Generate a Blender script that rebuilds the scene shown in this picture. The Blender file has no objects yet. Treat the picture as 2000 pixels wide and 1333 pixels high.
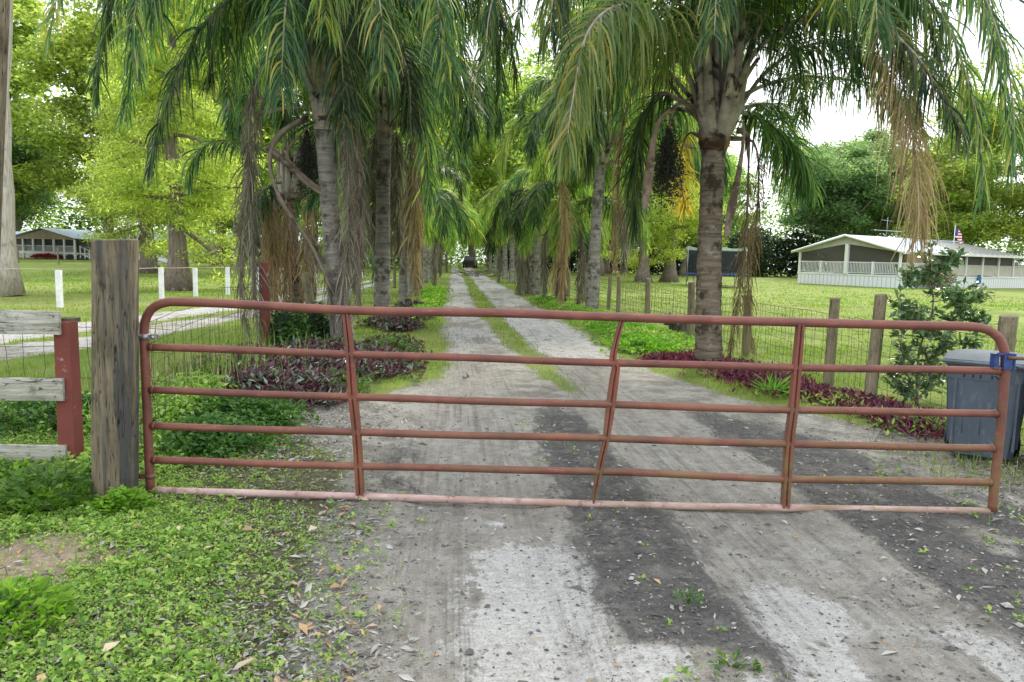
import bpy, math, random
import numpy as np
from math import radians, sin, cos, pi, sqrt
rad = radians
rng = np.random.default_rng(7)
random.seed(7)
scene = bpy.context.scene
col = scene.collection
# ------------------------------------------------------------------ camera model (position, heading, lens)
F = 1444.0; CH = 1.64
_R, _T, _S = rad(1.35), rad(6.39), rad(4.68)
_sp, _cp, _st, _ct = sin(_S), cos(_S), sin(_T), cos(_T)
fw = np.array([_sp*_ct, _cp*_ct, -_st])
_r0 = np.array([_cp, -_sp, 0.0]); _u0 = np.array([_sp*_st, _cp*_st, _ct])
cr = _r0*cos(_R) + _u0*sin(_R); cu = -_r0*sin(_R) + _u0*cos(_R)
def _ray(px, py): return fw + cr*((px-1000)/F) + cu*((666.5-py)/F)
def gp(px, py, z=0.0):
    d = _ray(px, py); t = (z-CH)/d[2]; return np.array([d[0]*t, d[1]*t, z])
def at(px, py, Y):
    d = _ray(px, py); t = Y/d[1]; return np.array([d[0]*t, Y, CH+d[2]*t])
# ------------------------------------------------------------------ numpy helpers
def nrm(v):
    v = np.asarray(v, float)
    return v/np.maximum(np.linalg.norm(v, axis=-1, keepdims=True), 1e-9)
_perm = np.random.default_rng(99).random((256, 256))
def vnoise(x, y):
    xi = np.floor(x).astype(int); yi = np.floor(y).astype(int)
    xf = x-xi; yf = y-yi; xf = xf*xf*(3-2*xf); yf = yf*yf*(3-2*yf)
    g = lambda a, b: _perm[a & 255, b & 255]
    return (g(xi, yi)*(1-xf)+g(xi+1, yi)*xf)*(1-yf)+(g(xi, yi+1)*(1-xf)+g(xi+1, yi+1)*xf)*yf
def fbm(x, y, s=1.0, o=4):
    r = 0; a = .5; t = 0
    for k in range(o):
        r = r + a*vnoise(x*s+17.3*k, y*s+5.7*k); t += a; a *= .5; s *= 2.07
    return r/t
def sst(a, b, x):
    t = np.clip((x-a)/(b-a), 0, 1); return t*t*(3-2*t)
def catmull(P, n):
    P = np.asarray(P, float); P = np.vstack([2*P[0]-P[1], P, 2*P[-1]-P[-2]])
    out = []
    m = len(P)-3
    for i in range(m):
        p0, p1, p2, p3 = P[i:i+4]
        t = np.linspace(0, 1, 14, endpoint=(i == m-1))[:, None]
        out.append(.5*((2*p1)+(-p0+p2)*t+(2*p0-5*p1+4*p2-p3)*t**2+(-p0+3*p1-3*p2+p3)*t**3))
    Q = np.vstack(out); d = np.r_[0, np.cumsum(np.linalg.norm(np.diff(Q, axis=0), axis=1))]
    s = np.linspace(0, d[-1], n)
    return np.stack([np.interp(s, d, Q[:, k]) for k in range(3)], 1)
class MB:
    """collects geometry for ONE mesh object"""
    def __init__(self): self.v = []; self.f = []; self.n = 0
    def add(self, v, f, m=0, smooth=False):
        v = np.asarray(v, float).reshape(-1, 3); f = np.asarray(f, int)
        self.f.append((f+self.n, m, smooth)); self.v.append(v); self.n += len(v)
    def box(self, c, s, m=0, rz=0.0, ax=None):
        sx, sy, sz = [a/2 for a in s]
        p = np.array([[x*sx, y*sy, z*sz] for x in (-1, 1) for y in (-1, 1) for z in (-1, 1)])
        if ax is not None: p = p @ np.array(ax)
        elif rz:
            c_, s_ = cos(rz), sin(rz); p = p @ np.array([[c_, s_, 0], [-s_, c_, 0], [0, 0, 1]])
        self.add(p+np.array(c), [[0, 1, 3, 2], [4, 6, 7, 5], [0, 4, 5, 1], [2, 3, 7, 6], [0, 2, 6, 4], [1, 5, 7, 3]], m)
    def tube(self, path, r, seg=8, m=0, cap=True, flat=1.0, smooth=True):
        P = np.asarray(path, float); n = len(P); r = np.broadcast_to(np.asarray(r, float), (n,)) if np.ndim(r) < 2 else r
        T = nrm(np.gradient(P, axis=0))
        ref = np.array([0, 0, 1.0]) if abs(T[0][2]) < .8 else np.array([1.0, 0, 0])
        N = np.zeros((n, 3)); a = nrm(np.cross(T[0], ref)); N[0] = a
        for i in range(1, n):
            a = nrm(a - T[i]*np.dot(a, T[i])); N[i] = a
        B = np.cross(T, N)
        th = np.arange(seg)*2*pi/seg
        rr = r[:, None] if np.ndim(r) == 1 else r
        V = P[:, None, :] + (N[:, None, :]*(np.cos(th)[None, :, None])*flat + B[:, None, :]*np.sin(th)[None, :, None])*rr[..., None]
        i = np.arange(n-1)[:, None]*seg; j = np.arange(seg)[None, :]; j2 = (j+1) % seg
        f = np.stack([i+j, i+j2, i+seg+j2, i+seg+j], -1).reshape(-1, 4)
        k = self.n
        self.add(V, f, m, smooth)
        if cap:
            self.v.append(np.array([P[0], P[-1]])); b = self.n; self.n += 2
            j = np.arange(seg); j2 = (j+1) % seg
            t1 = np.stack([np.full(seg, b), k+j2, k+j], 1); t2 = np.stack([np.full(seg, b+1), k+(n-1)*seg+j, k+(n-1)*seg+j2], 1)
            self.f.append((np.vstack([t1, t2]), m, smooth))
    def build(self, name, mats, parent=None, loc=None):
        V = np.vstack(self.v); me = bpy.data.meshes.new(name)
        me.vertices.add(len(V)); me.vertices.foreach_set('co', V.ravel())
        tot = []; loops = []; mi = []; sm = []
        for f, m, s in self.f:
            k = f.shape[1]; tot.append(np.full(len(f), k)); loops.append(f.ravel())
            mi.append(np.broadcast_to(m, (len(f),))); sm.append(np.full(len(f), s))
        tot = np.concatenate(tot); loops = np.concatenate(loops)
        me.loops.add(len(loops)); me.loops.foreach_set('vertex_index', loops.astype(np.int32))
        me.polygons.add(len(tot))
        me.polygons.foreach_set('loop_start', np.r_[0, np.cumsum(tot)[:-1]].astype(np.int32))
        me.polygons.foreach_set('material_index', np.concatenate(mi).astype(np.int32))
        me.polygons.foreach_set('use_smooth', np.concatenate(sm))
        me.update(calc_edges=True); me.validate()
        for m in (mats if isinstance(mats, (list, tuple)) else [mats]): me.materials.append(m)
        o = bpy.data.objects.new(name, me); col.objects.link(o)
        if parent: o.parent = parent
        if loc is not None: o.location = loc
        return o
def tag(o, label=None, cat=None, group=None, kind=None):
    if label: o['label'] = label
    if cat: o['category'] = cat
    if group: o['group'] = group
    if kind: o['kind'] = kind
    return o
def empty(name, loc=(0, 0, 0), rz=0.0):
    o = bpy.data.objects.new(name, None); col.objects.link(o)
    o.location = loc; o.rotation_euler = (0, 0, rz); o.empty_display_size = .2
    return o
def put(o, parent, loc, rz=0.0, sc=1.0):
    c = o.copy(); col.objects.link(c); c.parent = parent; c.location = loc
    c.rotation_euler = (0, 0, rz); c.scale = (sc, sc, sc); return c
# leaf cards: two triangles folded along the midrib
def kites(pos, azi, pit, L, W, fold=.25):
    n = len(pos); L = np.broadcast_to(L, (n,)); W = np.broadcast_to(W, (n,))
    d = np.stack([np.cos(azi)*np.cos(pit), np.sin(azi)*np.cos(pit), np.sin(pit)], 1)
    s = np.stack([-np.sin(azi), np.cos(azi), np.zeros(n)], 1)
    roll = rng.normal(0, .5, n)
    u = np.cross(d, s); s2 = s*np.cos(roll)[:, None]+u*np.sin(roll)[:, None]; u2 = np.cross(d, s2)
    u2 = u2*np.where(u2[:, 2:3] < 0, -1, 1)
    m = pos + d*(L*.45)[:, None]
    l = m + s2*(W/2)[:, None] + u2*(W*fold)[:, None]; r = m - s2*(W/2)[:, None] + u2*(W*fold)[:, None]
    t = pos + d*L[:, None]
    V = np.stack([pos, l, t, r], 1).reshape(-1, 3); b = np.arange(n)[:, None]*4
    return V, np.vstack([b+np.array([[0, 2, 1]]), b+np.array([[0, 3, 2]])])
def blades(pos, azi, lean, H, W):
    """grass blade: bent ribbon, 5 verts"""
    n = len(pos); H = np.broadcast_to(H, (n,)); W = np.broadcast_to(W, (n,))
    d = np.stack([np.cos(azi), np.sin(azi), np.zeros(n)], 1); s = np.stack([-np.sin(azi), np.cos(azi), np.zeros(n)], 1)
    z = np.array([0, 0, 1.0])
    l = lean
    p1 = pos + d*(H*np.sin(l)*.35)[:, None] + z*(H*np.cos(l)*.6)[:, None]
    p2 = pos + d*(H*np.sin(l)*1.0)[:, None] + z*(H*np.cos(l)*.9)[:, None]
    V = np.stack([pos-s*(W/2)[:, None], pos+s*(W/2)[:, None], p1+s*(W*.4)[:, None], p1-s*(W*.4)[:, None], p2], 1).reshape(-1, 3)
    b = np.arange(n)[:, None]*5
    return V, b+np.array([[0, 1, 2, 3]]), b+np.array([[3, 2, 4]])
# ------------------------------------------------------------------ materials
class NT:
    def __init__(self, name):
        self.m = bpy.data.materials.new(name); self.m.use_nodes = True
        self.t = self.m.node_tree; self.t.nodes.clear()
        self.out = self.n('ShaderNodeOutputMaterial')
    def n(self, typ, **k):
        nd = self.t.nodes.new(typ)
        for a, b in k.items():
            if hasattr(nd, a) and not a.startswith('i_'): setattr(nd, a, b)
        return nd
    def l(self, a, b): self.t.links.new(a, b)
    def set(self, inp, v):
        if hasattr(v, 'is_output') or isinstance(v, bpy.types.NodeSocket): self.l(v, inp)
        elif isinstance(v, (tuple, list)) and len(v) == 3 and inp.type == 'RGBA': inp.default_value = (*v, 1)
        else: inp.default_value = v
    def coord(self, kind='Object'): return self.n('ShaderNodeTexCoord').outputs[kind]
    def map(self, vec, sc=(1, 1, 1), loc=(0, 0, 0)):
        nd = self.n('ShaderNodeMapping'); self.l(vec, nd.inputs['Vector']); nd.inputs['Scale'].default_value = sc; nd.inputs['Location'].default_value = loc
        return nd.outputs[0]
    def noise(self, vec, scale=5, detail=4, rough=.55, dist=0):
        nd = self.n('ShaderNodeTexNoise'); self.l(vec, nd.inputs['Vector'])
        nd.inputs['Scale'].default_value = scale; nd.inputs['Detail'].default_value = detail; nd.inputs['Roughness'].default_value = rough; nd.inputs['Distortion'].default_value = dist
        return nd.outputs[0]
    def ramp(self, fac, stops, interp='LINEAR'):
        nd = self.n('ShaderNodeValToRGB'); self.l(fac, nd.inputs[0]); e = nd.color_ramp.elements; nd.color_ramp.interpolation = interp
        while len(e) < len(stops): e.new(.5)
        for el, (p, c) in zip(e, stops):
            el.position = p; el.color = (*c, 1) if len(c) == 3 else c
        return nd.outputs[0]
    def mr(self, v, a, b, c=0, d=1):
        nd = self.n('ShaderNodeMapRange'); self.set(nd.inputs[0], v)
        for i, x in enumerate((a, b, c, d)): nd.inputs[i+1].default_value = x
        return nd.outputs[0]
    def mix(self, f, a, b, bt='MIX'):
        nd = self.n('ShaderNodeMix'); nd.data_type = 'RGBA'; nd.blend_type = bt
        self.set(nd.inputs[0], f); self.set(nd.inputs[6], a); self.set(nd.inputs[7], b); return nd.outputs[2]
    def math(self, op, a, b=0.0):
        nd = self.n('ShaderNodeMath'); nd.operation = op; self.set(nd.inputs[0], a); self.set(nd.inputs[1], b); return nd.outputs[0]
    def bump(self, h, s=.3, d=.02, normal=None):
        nd = self.n('ShaderNodeBump'); nd.inputs['Strength'].default_value = s; nd.inputs['Distance'].default_value = d
        self.l(h, nd.inputs['Height'])
        if normal is not None: self.l(normal, nd.inputs['Normal'])
        return nd.outputs[0]
    def bsdf(self, colr, rough=.8, metal=0, normal=None, spec=.3, alpha=None):
        b = self.n('ShaderNodeBsdfPrincipled'); self.set(b.inputs['Base Color'], colr); self.set(b.inputs['Roughness'], rough)
        b.inputs['Metallic'].default_value = metal; b.inputs['Specular IOR Level'].default_value = spec
        if normal is not None: self.l(normal, b.inputs['Normal'])
        return b.outputs[0]
    def done(self, sh): self.l(sh, self.out.inputs['Surface']); return self.m
def simple(name, c, rough=.6, metal=0, var=.15, sc=6, bump=.15, spec=.3):
    t = NT(name); co = t.coord()
    n1 = t.noise(co, sc, 5); n2 = t.noise(co, sc*9, 3)
    c2 = tuple(x*(1-var*1.6) for x in c); c3 = tuple(min(1, x*(1+var)) for x in c)
    cc = t.mix(t.mr(n1, .3, .7), c2, c3)
    return t.done(t.bsdf(cc, rough, metal, t.bump(n2, bump, .01), spec))
def leafmat(name, stops, trans=.4, rough=.45, spec=.35, objvar=.25, tcol=1.5):
    """leaf blade: colour differs leaf by leaf and plant by plant; lets light through"""
    t = NT(name); g = t.n('ShaderNodeNewGeometry'); oi = t.n('ShaderNodeObjectInfo')
    c = t.ramp(g.outputs['Random Per Island'], stops)
    hsv = t.n('ShaderNodeHueSaturation'); t.l(c, hsv.inputs['Color'])
    t.l(t.mr(oi.outputs['Random'], 0, 1, 1-objvar, 1+objvar), hsv.inputs['Value'])
    t.l(t.mr(t.math('FRACT', t.math('MULTIPLY', oi.outputs['Random'], 7.13)), 0, 1, .485, .515), hsv.inputs['Hue'])
    c = hsv.outputs[0]
    a = t.bsdf(c, rough, 0, None, spec)
    tr = t.n('ShaderNodeBsdfTranslucent')
    t.l(t.mix(1.0, c, (tcol, tcol*1.05, tcol*.6), 'MULTIPLY'), tr.inputs[0])
    mx = t.n('ShaderNodeMixShader'); mx.inputs[0].default_value = trans; t.l(a, mx.inputs[1]); t.l(tr.outputs[0], mx.inputs[2])
    return t.done(mx.outputs[0])
M = {}
M['palm'] = leafmat('palm_leaf', [(0, (.012, .038, .02)), (.4, (.036, .092, .038)), (.75, (.1, .18, .05)), (.94, (.2, .25, .065)), (1, (.34, .28, .08))], .45, .4, .32, .5, 1.8)
M['palm_lit'] = leafmat('palm_leaf_lit', [(0, (.07, .14, .04)), (.5, (.15, .24, .06)), (.85, (.26, .33, .08)), (1, (.45, .33, .06))], .42, .35, .5, .2, 1.6)  # lit copy of the palm leaf: the brightness is put into its colour
M['palm_gold'] = leafmat('palm_leaf_gold', [(0, (.22, .2, .03)), (.5, (.48, .36, .04)), (1, (.62, .5, .12))], .5, .5, .3, .1, 1.6)
M['dead'] = leafmat('palm_leaf_dead', [(0, (.12, .105, .085)), (.5, (.22, .195, .16)), (1, (.36, .325, .27))], .2, .8, .1, .2, 1.1)
M['dead_brown'] = leafmat('palm_leaf_brown', [(0, (.08, .06, .03)), (.5, (.17, .13, .07)), (1, (.28, .23, .13))], .25, .8, .1, .12, 1.2)
M['straw'] = leafmat('palm_leaf_straw', [(0, (.22, .15, .08)), (.5, (.36, .26, .15)), (1, (.48, .37, .22))], .25, .8, .1, .12, 1.1)
M['cyp'] = leafmat('cypress_leaf', [(0, (.14, .2, .045)), (.5, (.28, .36, .085)), (1, (.48, .52, .18))], .6, .6, .15, .15, 1.75)
M['palm_fresh'] = leafmat('palm_leaf_fresh', [(0, (.07, .15, .04)), (.5, (.16, .27, .06)), (.85, (.3, .38, .08)), (1, (.5, .4, .08))], .5, .4, .4, .25, 1.7)
M['oak_hazed'] = leafmat('hazed_oak_leaf', [(0, (.07, .13, .065)), (.6, (.17, .26, .12)), (1, (.3, .39, .2))], .52, .55, .25, .12, 1.6)  # oak leaf paled: distant haze is put into the colour
M['oak'] = leafmat('oak_leaf', [(0, (.035, .07, .025)), (.6, (.075, .13, .035)), (1, (.14, .2, .055))], .35, .5, .3, .25, 1.6)
M['lightgreen'] = leafmat('young_leaf', [(0, (.12, .2, .04)), (.6, (.22, .34, .07)), (1, (.36, .45, .13))], .55, .55, .2, .2, 1.8)
M['darkgreen'] = leafmat('dense_leaf', [(0, (.015, .035, .02)), (.7, (.03, .065, .03)), (1, (.06, .1, .035))], .25, .5, .3, .2, 1.4)
M['moss'] = leafmat('hanging_moss', [(0, (.12, .15, .1)), (1, (.24, .27, .18))], .3, .9, .05, .1, 1.2)
M['weed'] = leafmat('weed_leaf', [(0, (.06, .13, .025)), (.25, (.17, .3, .055)), (.75, (.32, .46, .11)), (1, (.48, .52, .16))], .4, .5, .3, 0, 1.6)
M['weed_dark'] = leafmat('broad_weed_leaf', [(0, (.035, .09, .02)), (.6, (.07, .16, .03)), (1, (.13, .23, .05))], .35, .5, .3, 0, 1.5)
M['weed_bright'] = leafmat('bright_weed_leaf', [(0, (.09, .22, .02)), (.6, (.15, .33, .03)), (1, (.24, .42, .05))], .45, .5, .3, 0, 1.5)
M['grass'] = leafmat('grass_blade', [(0, (.11, .18, .025)), (.5, (.18, .28, .04)), (.9, (.24, .32, .06)), (1, (.4, .36, .16))], .4, .6, .2, 0, 1.5)
M['drygrass'] = leafmat('dry_grass', [(0, (.28, .24, .13)), (1, (.48, .42, .27))], .3, .8, .1, 0, 1.1)

M['litter'] = leafmat('fallen_leaf', [(0, (.09, .08, .07)), (.4, (.24, .225, .2)), (.88, (.47, .45, .42)), (.94, (.42, .25, .14)), (1, (.5, .33, .2))], .1, .7, .25, 0, 1.0)
M['purple'] = leafmat('purple_leaf', [(0, (.03, .012, .02)), (.3, (.08, .016, .035)), (.45, (.13, .025, .06)), (.6, (.05, .05, .04)), (.8, (.10, .14, .10)), (1, (.26, .33, .27))], .25, .4, .45, 0, 1.3)
M['magenta'] = leafmat('magenta_leaf', [(0, (.035, .01, .018)), (.4, (.10, .015, .045)), (.75, (.2, .03, .09)), (.9, (.28, .07, .15)), (1, (.1, .16, .05))], .3, .4, .4, 0, 1.3)
M['red'] = leafmat('red_flower', [(0, (.3, .04, .03)), (1, (.5, .1, .06))], .2, .7, .1, 0, 1.0)
M['shrub'] = leafmat('shrub_leaf', [(0, (.035, .085, .04)), (.6, (.09, .18, .08)), (1, (.2, .3, .13))], .3, .3, .55, 0, 1.5)
def barkmat(name, c1, c2, sx=6, sz=1.2, bump=.5, spots=None):
    t = NT(name); co = t.coord(); m = t.map(co, (sx, sx, sz))
    n = t.noise(m, 3, 6, .65); n2 = t.noise(co, 1.7, 3)
    c = t.mix(t.mr(n, .32, .68), c1, c2)
    if spots: c = t.mix(t.mr(t.noise(co, 3.2, 4), .56, .66), c, spots)
    return t.done(t.bsdf(c, .9, 0, t.bump(n, bump, .04), .15))
M['bark'] = barkmat('tree_bark', (.10, .08, .065), (.27, .22, .18), 5, .7)
M['bark_pale'] = barkmat('pale_bark', (.3, .26, .225), (.6, .55, .49), 7, .55, .6, (.34, .27, .24))
M['bark_dark'] = barkmat('dark_bark', (.05, .045, .035), (.14, .12, .095), 5, .8)
def palmtrunk(name, c1, c2):
    t = NT(name); co = t.coord()
    mp = t.map(co, (1.3, 1.3, 14)); n = t.noise(mp, 1.6, 6, .65, .6)
    blot = t.noise(co, 4.5, 5, .6); fine = t.noise(t.map(co, (18, 18, 60)), 2, 3)
    c = t.mix(t.mr(n, .35, .66), c1, c2)
    c = t.mix(t.mr(blot, .5, .62), c, tuple(x*.55 for x in c1))
    c = t.mix(t.math('MULTIPLY', t.mr(t.noise(co, 7, 5, .7), .58, .7), .6), c, (.38, .37, .33))
    h = t.math('ADD', n, t.math('MULTIPLY', fine, .3))
    return t.done(t.bsdf(c, .92, 0, t.bump(h, .55, .03), .12))
M['ptrunk'] = palmtrunk('palm_trunk', (.10, .08, .058), (.26, .215, .165))
M['ptrunk_lt'] = palmtrunk('palm_trunk_pale', (.17, .155, .13), (.36, .34, .3))
def petiole(name, c1, c2, cd):
    t = NT(name); co = t.coord(); n = t.noise(co, 5, 5, .65); n2 = t.noise(co, 3, 4, .6, .5)
    c = t.mix(t.mr(n, .35, .65), c1, c2); c = t.mix(t.mr(n2, .54, .62), c, cd)
    return t.done(t.bsdf(c, .75, 0, t.bump(n, .25, .02), .25))
M['rachis'] = petiole('frond_stem', (.13, .14, .07), (.24, .24, .14), (.045, .045, .03))
M['boot'] = petiole('leaf_base', (.2, .175, .135), (.38, .34, .28), (.045, .035, .03))
M['fibre'] = petiole('crown_fibre', (.13, .07, .04), (.28, .17, .10), (.05, .03, .02))
M['rachis_dead'] = petiole('dead_frond_stem', (.14, .105, .08), (.27, .22, .18), (.06, .045, .035))
M['spathe'] = petiole('woody_spathe', (.16, .115, .08), (.3, .235, .18), (.1, .07, .05))
M['fruit'] = simple('palm_fruit', (.035, .038, .022), .55, 0, .4, 30)
# weathered wood
def wood(name, c1, c2, crack=(.03, .025, .02), axis='z', algae=None, moss=None, hole=False):
    t = NT(name); co = t.coord()
    sc = {'z': (16, 16, 1.1), 'x': (1.1, 16, 16), 'y': (16, 1.1, 16)}[axis]
    mp = t.map(co, sc); n = t.noise(mp, 2.2, 8, .7, .3); n2 = t.noise(t.map(co, tuple(s*2.8 for s in sc)), 2.5, 4, .6)
    c = t.mix(t.mr(n, .3, .7), c1, c2)
    c = t.mix(t.mr(n2, .62, .7), c, crack)
    if algae: c = t.mix(t.mr(t.noise(t.map(co, tuple(s*.35 for s in sc)), 2.1, 4), .5, .64), c, algae)
    if moss: c = t.mix(t.mr(t.noise(co, 9, 5, .7), .56, .66), c, moss)
    n4 = t.noise(t.map(co, tuple(s*.55 for s in sc)), 2.6, 3, .5, .25)
    ck = t.mr(t.math('ABSOLUTE', t.math('SUBTRACT', n4, .5)), .012, .0)     # long drying cracks
    ck = t.math('MULTIPLY', ck, t.mr(t.noise(co, 5, 2), .42, .55))
    c = t.mix(ck, c, (.012, .01, .008))
    v = t.n('ShaderNodeTexVoronoi'); t.l(t.map(co, (3, 3, 2)), v.inputs['Vector']); v.inputs['Scale'].default_value = 1.6
    kn = t.mr(v.outputs['Distance'], .07, .03); c = t.mix(t.math('MULTIPLY', kn, .8), c, crack)
    c = t.mix(t.math('MULTIPLY', t.mr(t.noise(co, 3.4, 6, .7), .5, .68), .55), c, tuple(x*.45 for x in c1))
    h = t.math('SUBTRACT', t.math('MULTIPLY', n, .6), t.math('ADD', t.mr(n2, .6, .72), t.math('MULTIPLY', ck, 1.5)))
    return t.done(t.bsdf(c, .88, 0, t.bump(h, .7, .014), .15))
M['postwood'] = wood('weathered_post_wood', (.085, .068, .042), (.25, .21, .145), (.03, .028, .025), 'z', (.07, .068, .065))
M['postsmall'] = wood('fence_post_wood', (.15, .12, .075), (.33, .28, .19), (.06, .05, .035), 'z', (.13, .14, .07))
M['boardwood'] = wood('peeling_white_board', (.33, .32, .27), (.55, .54, .48), (.1, .085, .065), 'x', (.27, .26, .19), (.17, .165, .12))
M['whitewood'] = simple('white_paint', (.78, .79, .8), .5, 0, .06, 4)
M['whitepost'] = simple('white_post_paint', (.76, .77, .8), .55, 0, .12, 9, .2)
def redpaint(name, c, wear=.6, axis='z', green=.0):
    t = NT(name); co = t.coord(); n = t.noise(co, 7, 6, .7); n2 = t.noise(co, 22, 4, .7); n3 = t.noise(co, 1.6, 3)
    cc = t.mix(t.mr(n3, .35, .65), tuple(x*.7 for x in c), c)
    cc = t.mix(t.mr(n, wear, wear+.06), cc, (.42, .3, .26))
    cc = t.mix(t.mr(n2, .66, .7), cc, (.07, .05, .045))
    return t.done(t.bsdf(cc, .8, 0, t.bump(n, .35, .01), .2))
M['redwood'] = redpaint('red_painted_wood', (.23, .07, .055), .6)
def gatemat(name, top, bot):
    """oxidised red primer: faded pink where it is worn on top, algae and rust by noise"""
    t = NT(name); co = t.coord(); g = t.n('ShaderNodeNewGeometry')
    n1 = t.noise(co, 2.3, 5, .6); n2 = t.noise(co, 40, 5, .7); n3 = t.noise(t.map(co, (1.2, 8, 8)), 5, 6, .7)
    c = t.mix(t.mr(n1, .35, .65), bot, top)
    c = t.mix(t.mr(n3, .55, .7), c, tuple(min(1, x*1.22+.015) for x in top))
    sx = t.n('ShaderNodeSeparateXYZ'); t.l(co, sx.inputs[0])
    # green-brown algae on the low right half of the gate
    al = t.math('MULTIPLY', t.mr(sx.outputs[0], .2, 4.0), t.mr(sx.outputs[2], .95, .25))
    al = t.math('MULTIPLY', al, t.mr(t.noise(t.map(co, (1, 5, 5)), 4, 5, .6), .35, .62))
    c = t.mix(t.math('MULTIPLY', al, .7), c, (.17, .125, .045))
    c = t.mix(t.mr(n2, .68, .73), c, (.45, .33, .28))
    c = t.mix(t.math('MULTIPLY', t.mr(t.noise(co, 9, 6, .75), .54, .62), .6), c, (.12, .05, .03))
    c = t.mix(t.mr(t.noise(co, 26, 4, .6), .69, .73), c, (.04, .02, .02))
    return t.done(t.bsdf(c, t.mr(n3, .3, .7, .42, .7), 0, t.bump(n2, .15, .004), .4))
M['gate'] = gatemat('oxidised_red_tube', (.215, .074, .052), (.11, .038, .029))
M['gate_low'] = gatemat('faded_pink_tube', (.52, .38, .355), (.33, .195, .175))
M['gate_brace'] = gatemat('rusty_brace', (.21, .062, .04), (.11, .04, .03))
M['steel'] = simple('galvanised_steel', (.36, .36, .36), .45, .8, .2, 20)
M['rustysteel'] = simple('rusty_steel', (.2, .11, .07), .7, .4, .4, 20)
M['bluepaint'] = simple('blue_latch_paint', (.012, .04, .17), .4, 0, .35, 25, .2, .5)
M['wire'] = simple('old_wire', (.12, .085, .07), .7, .5, .3, 30)
M['wire_pale'] = simple('pale_wire', (.5, .42, .38), .6, .2, .1, 10)
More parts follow.
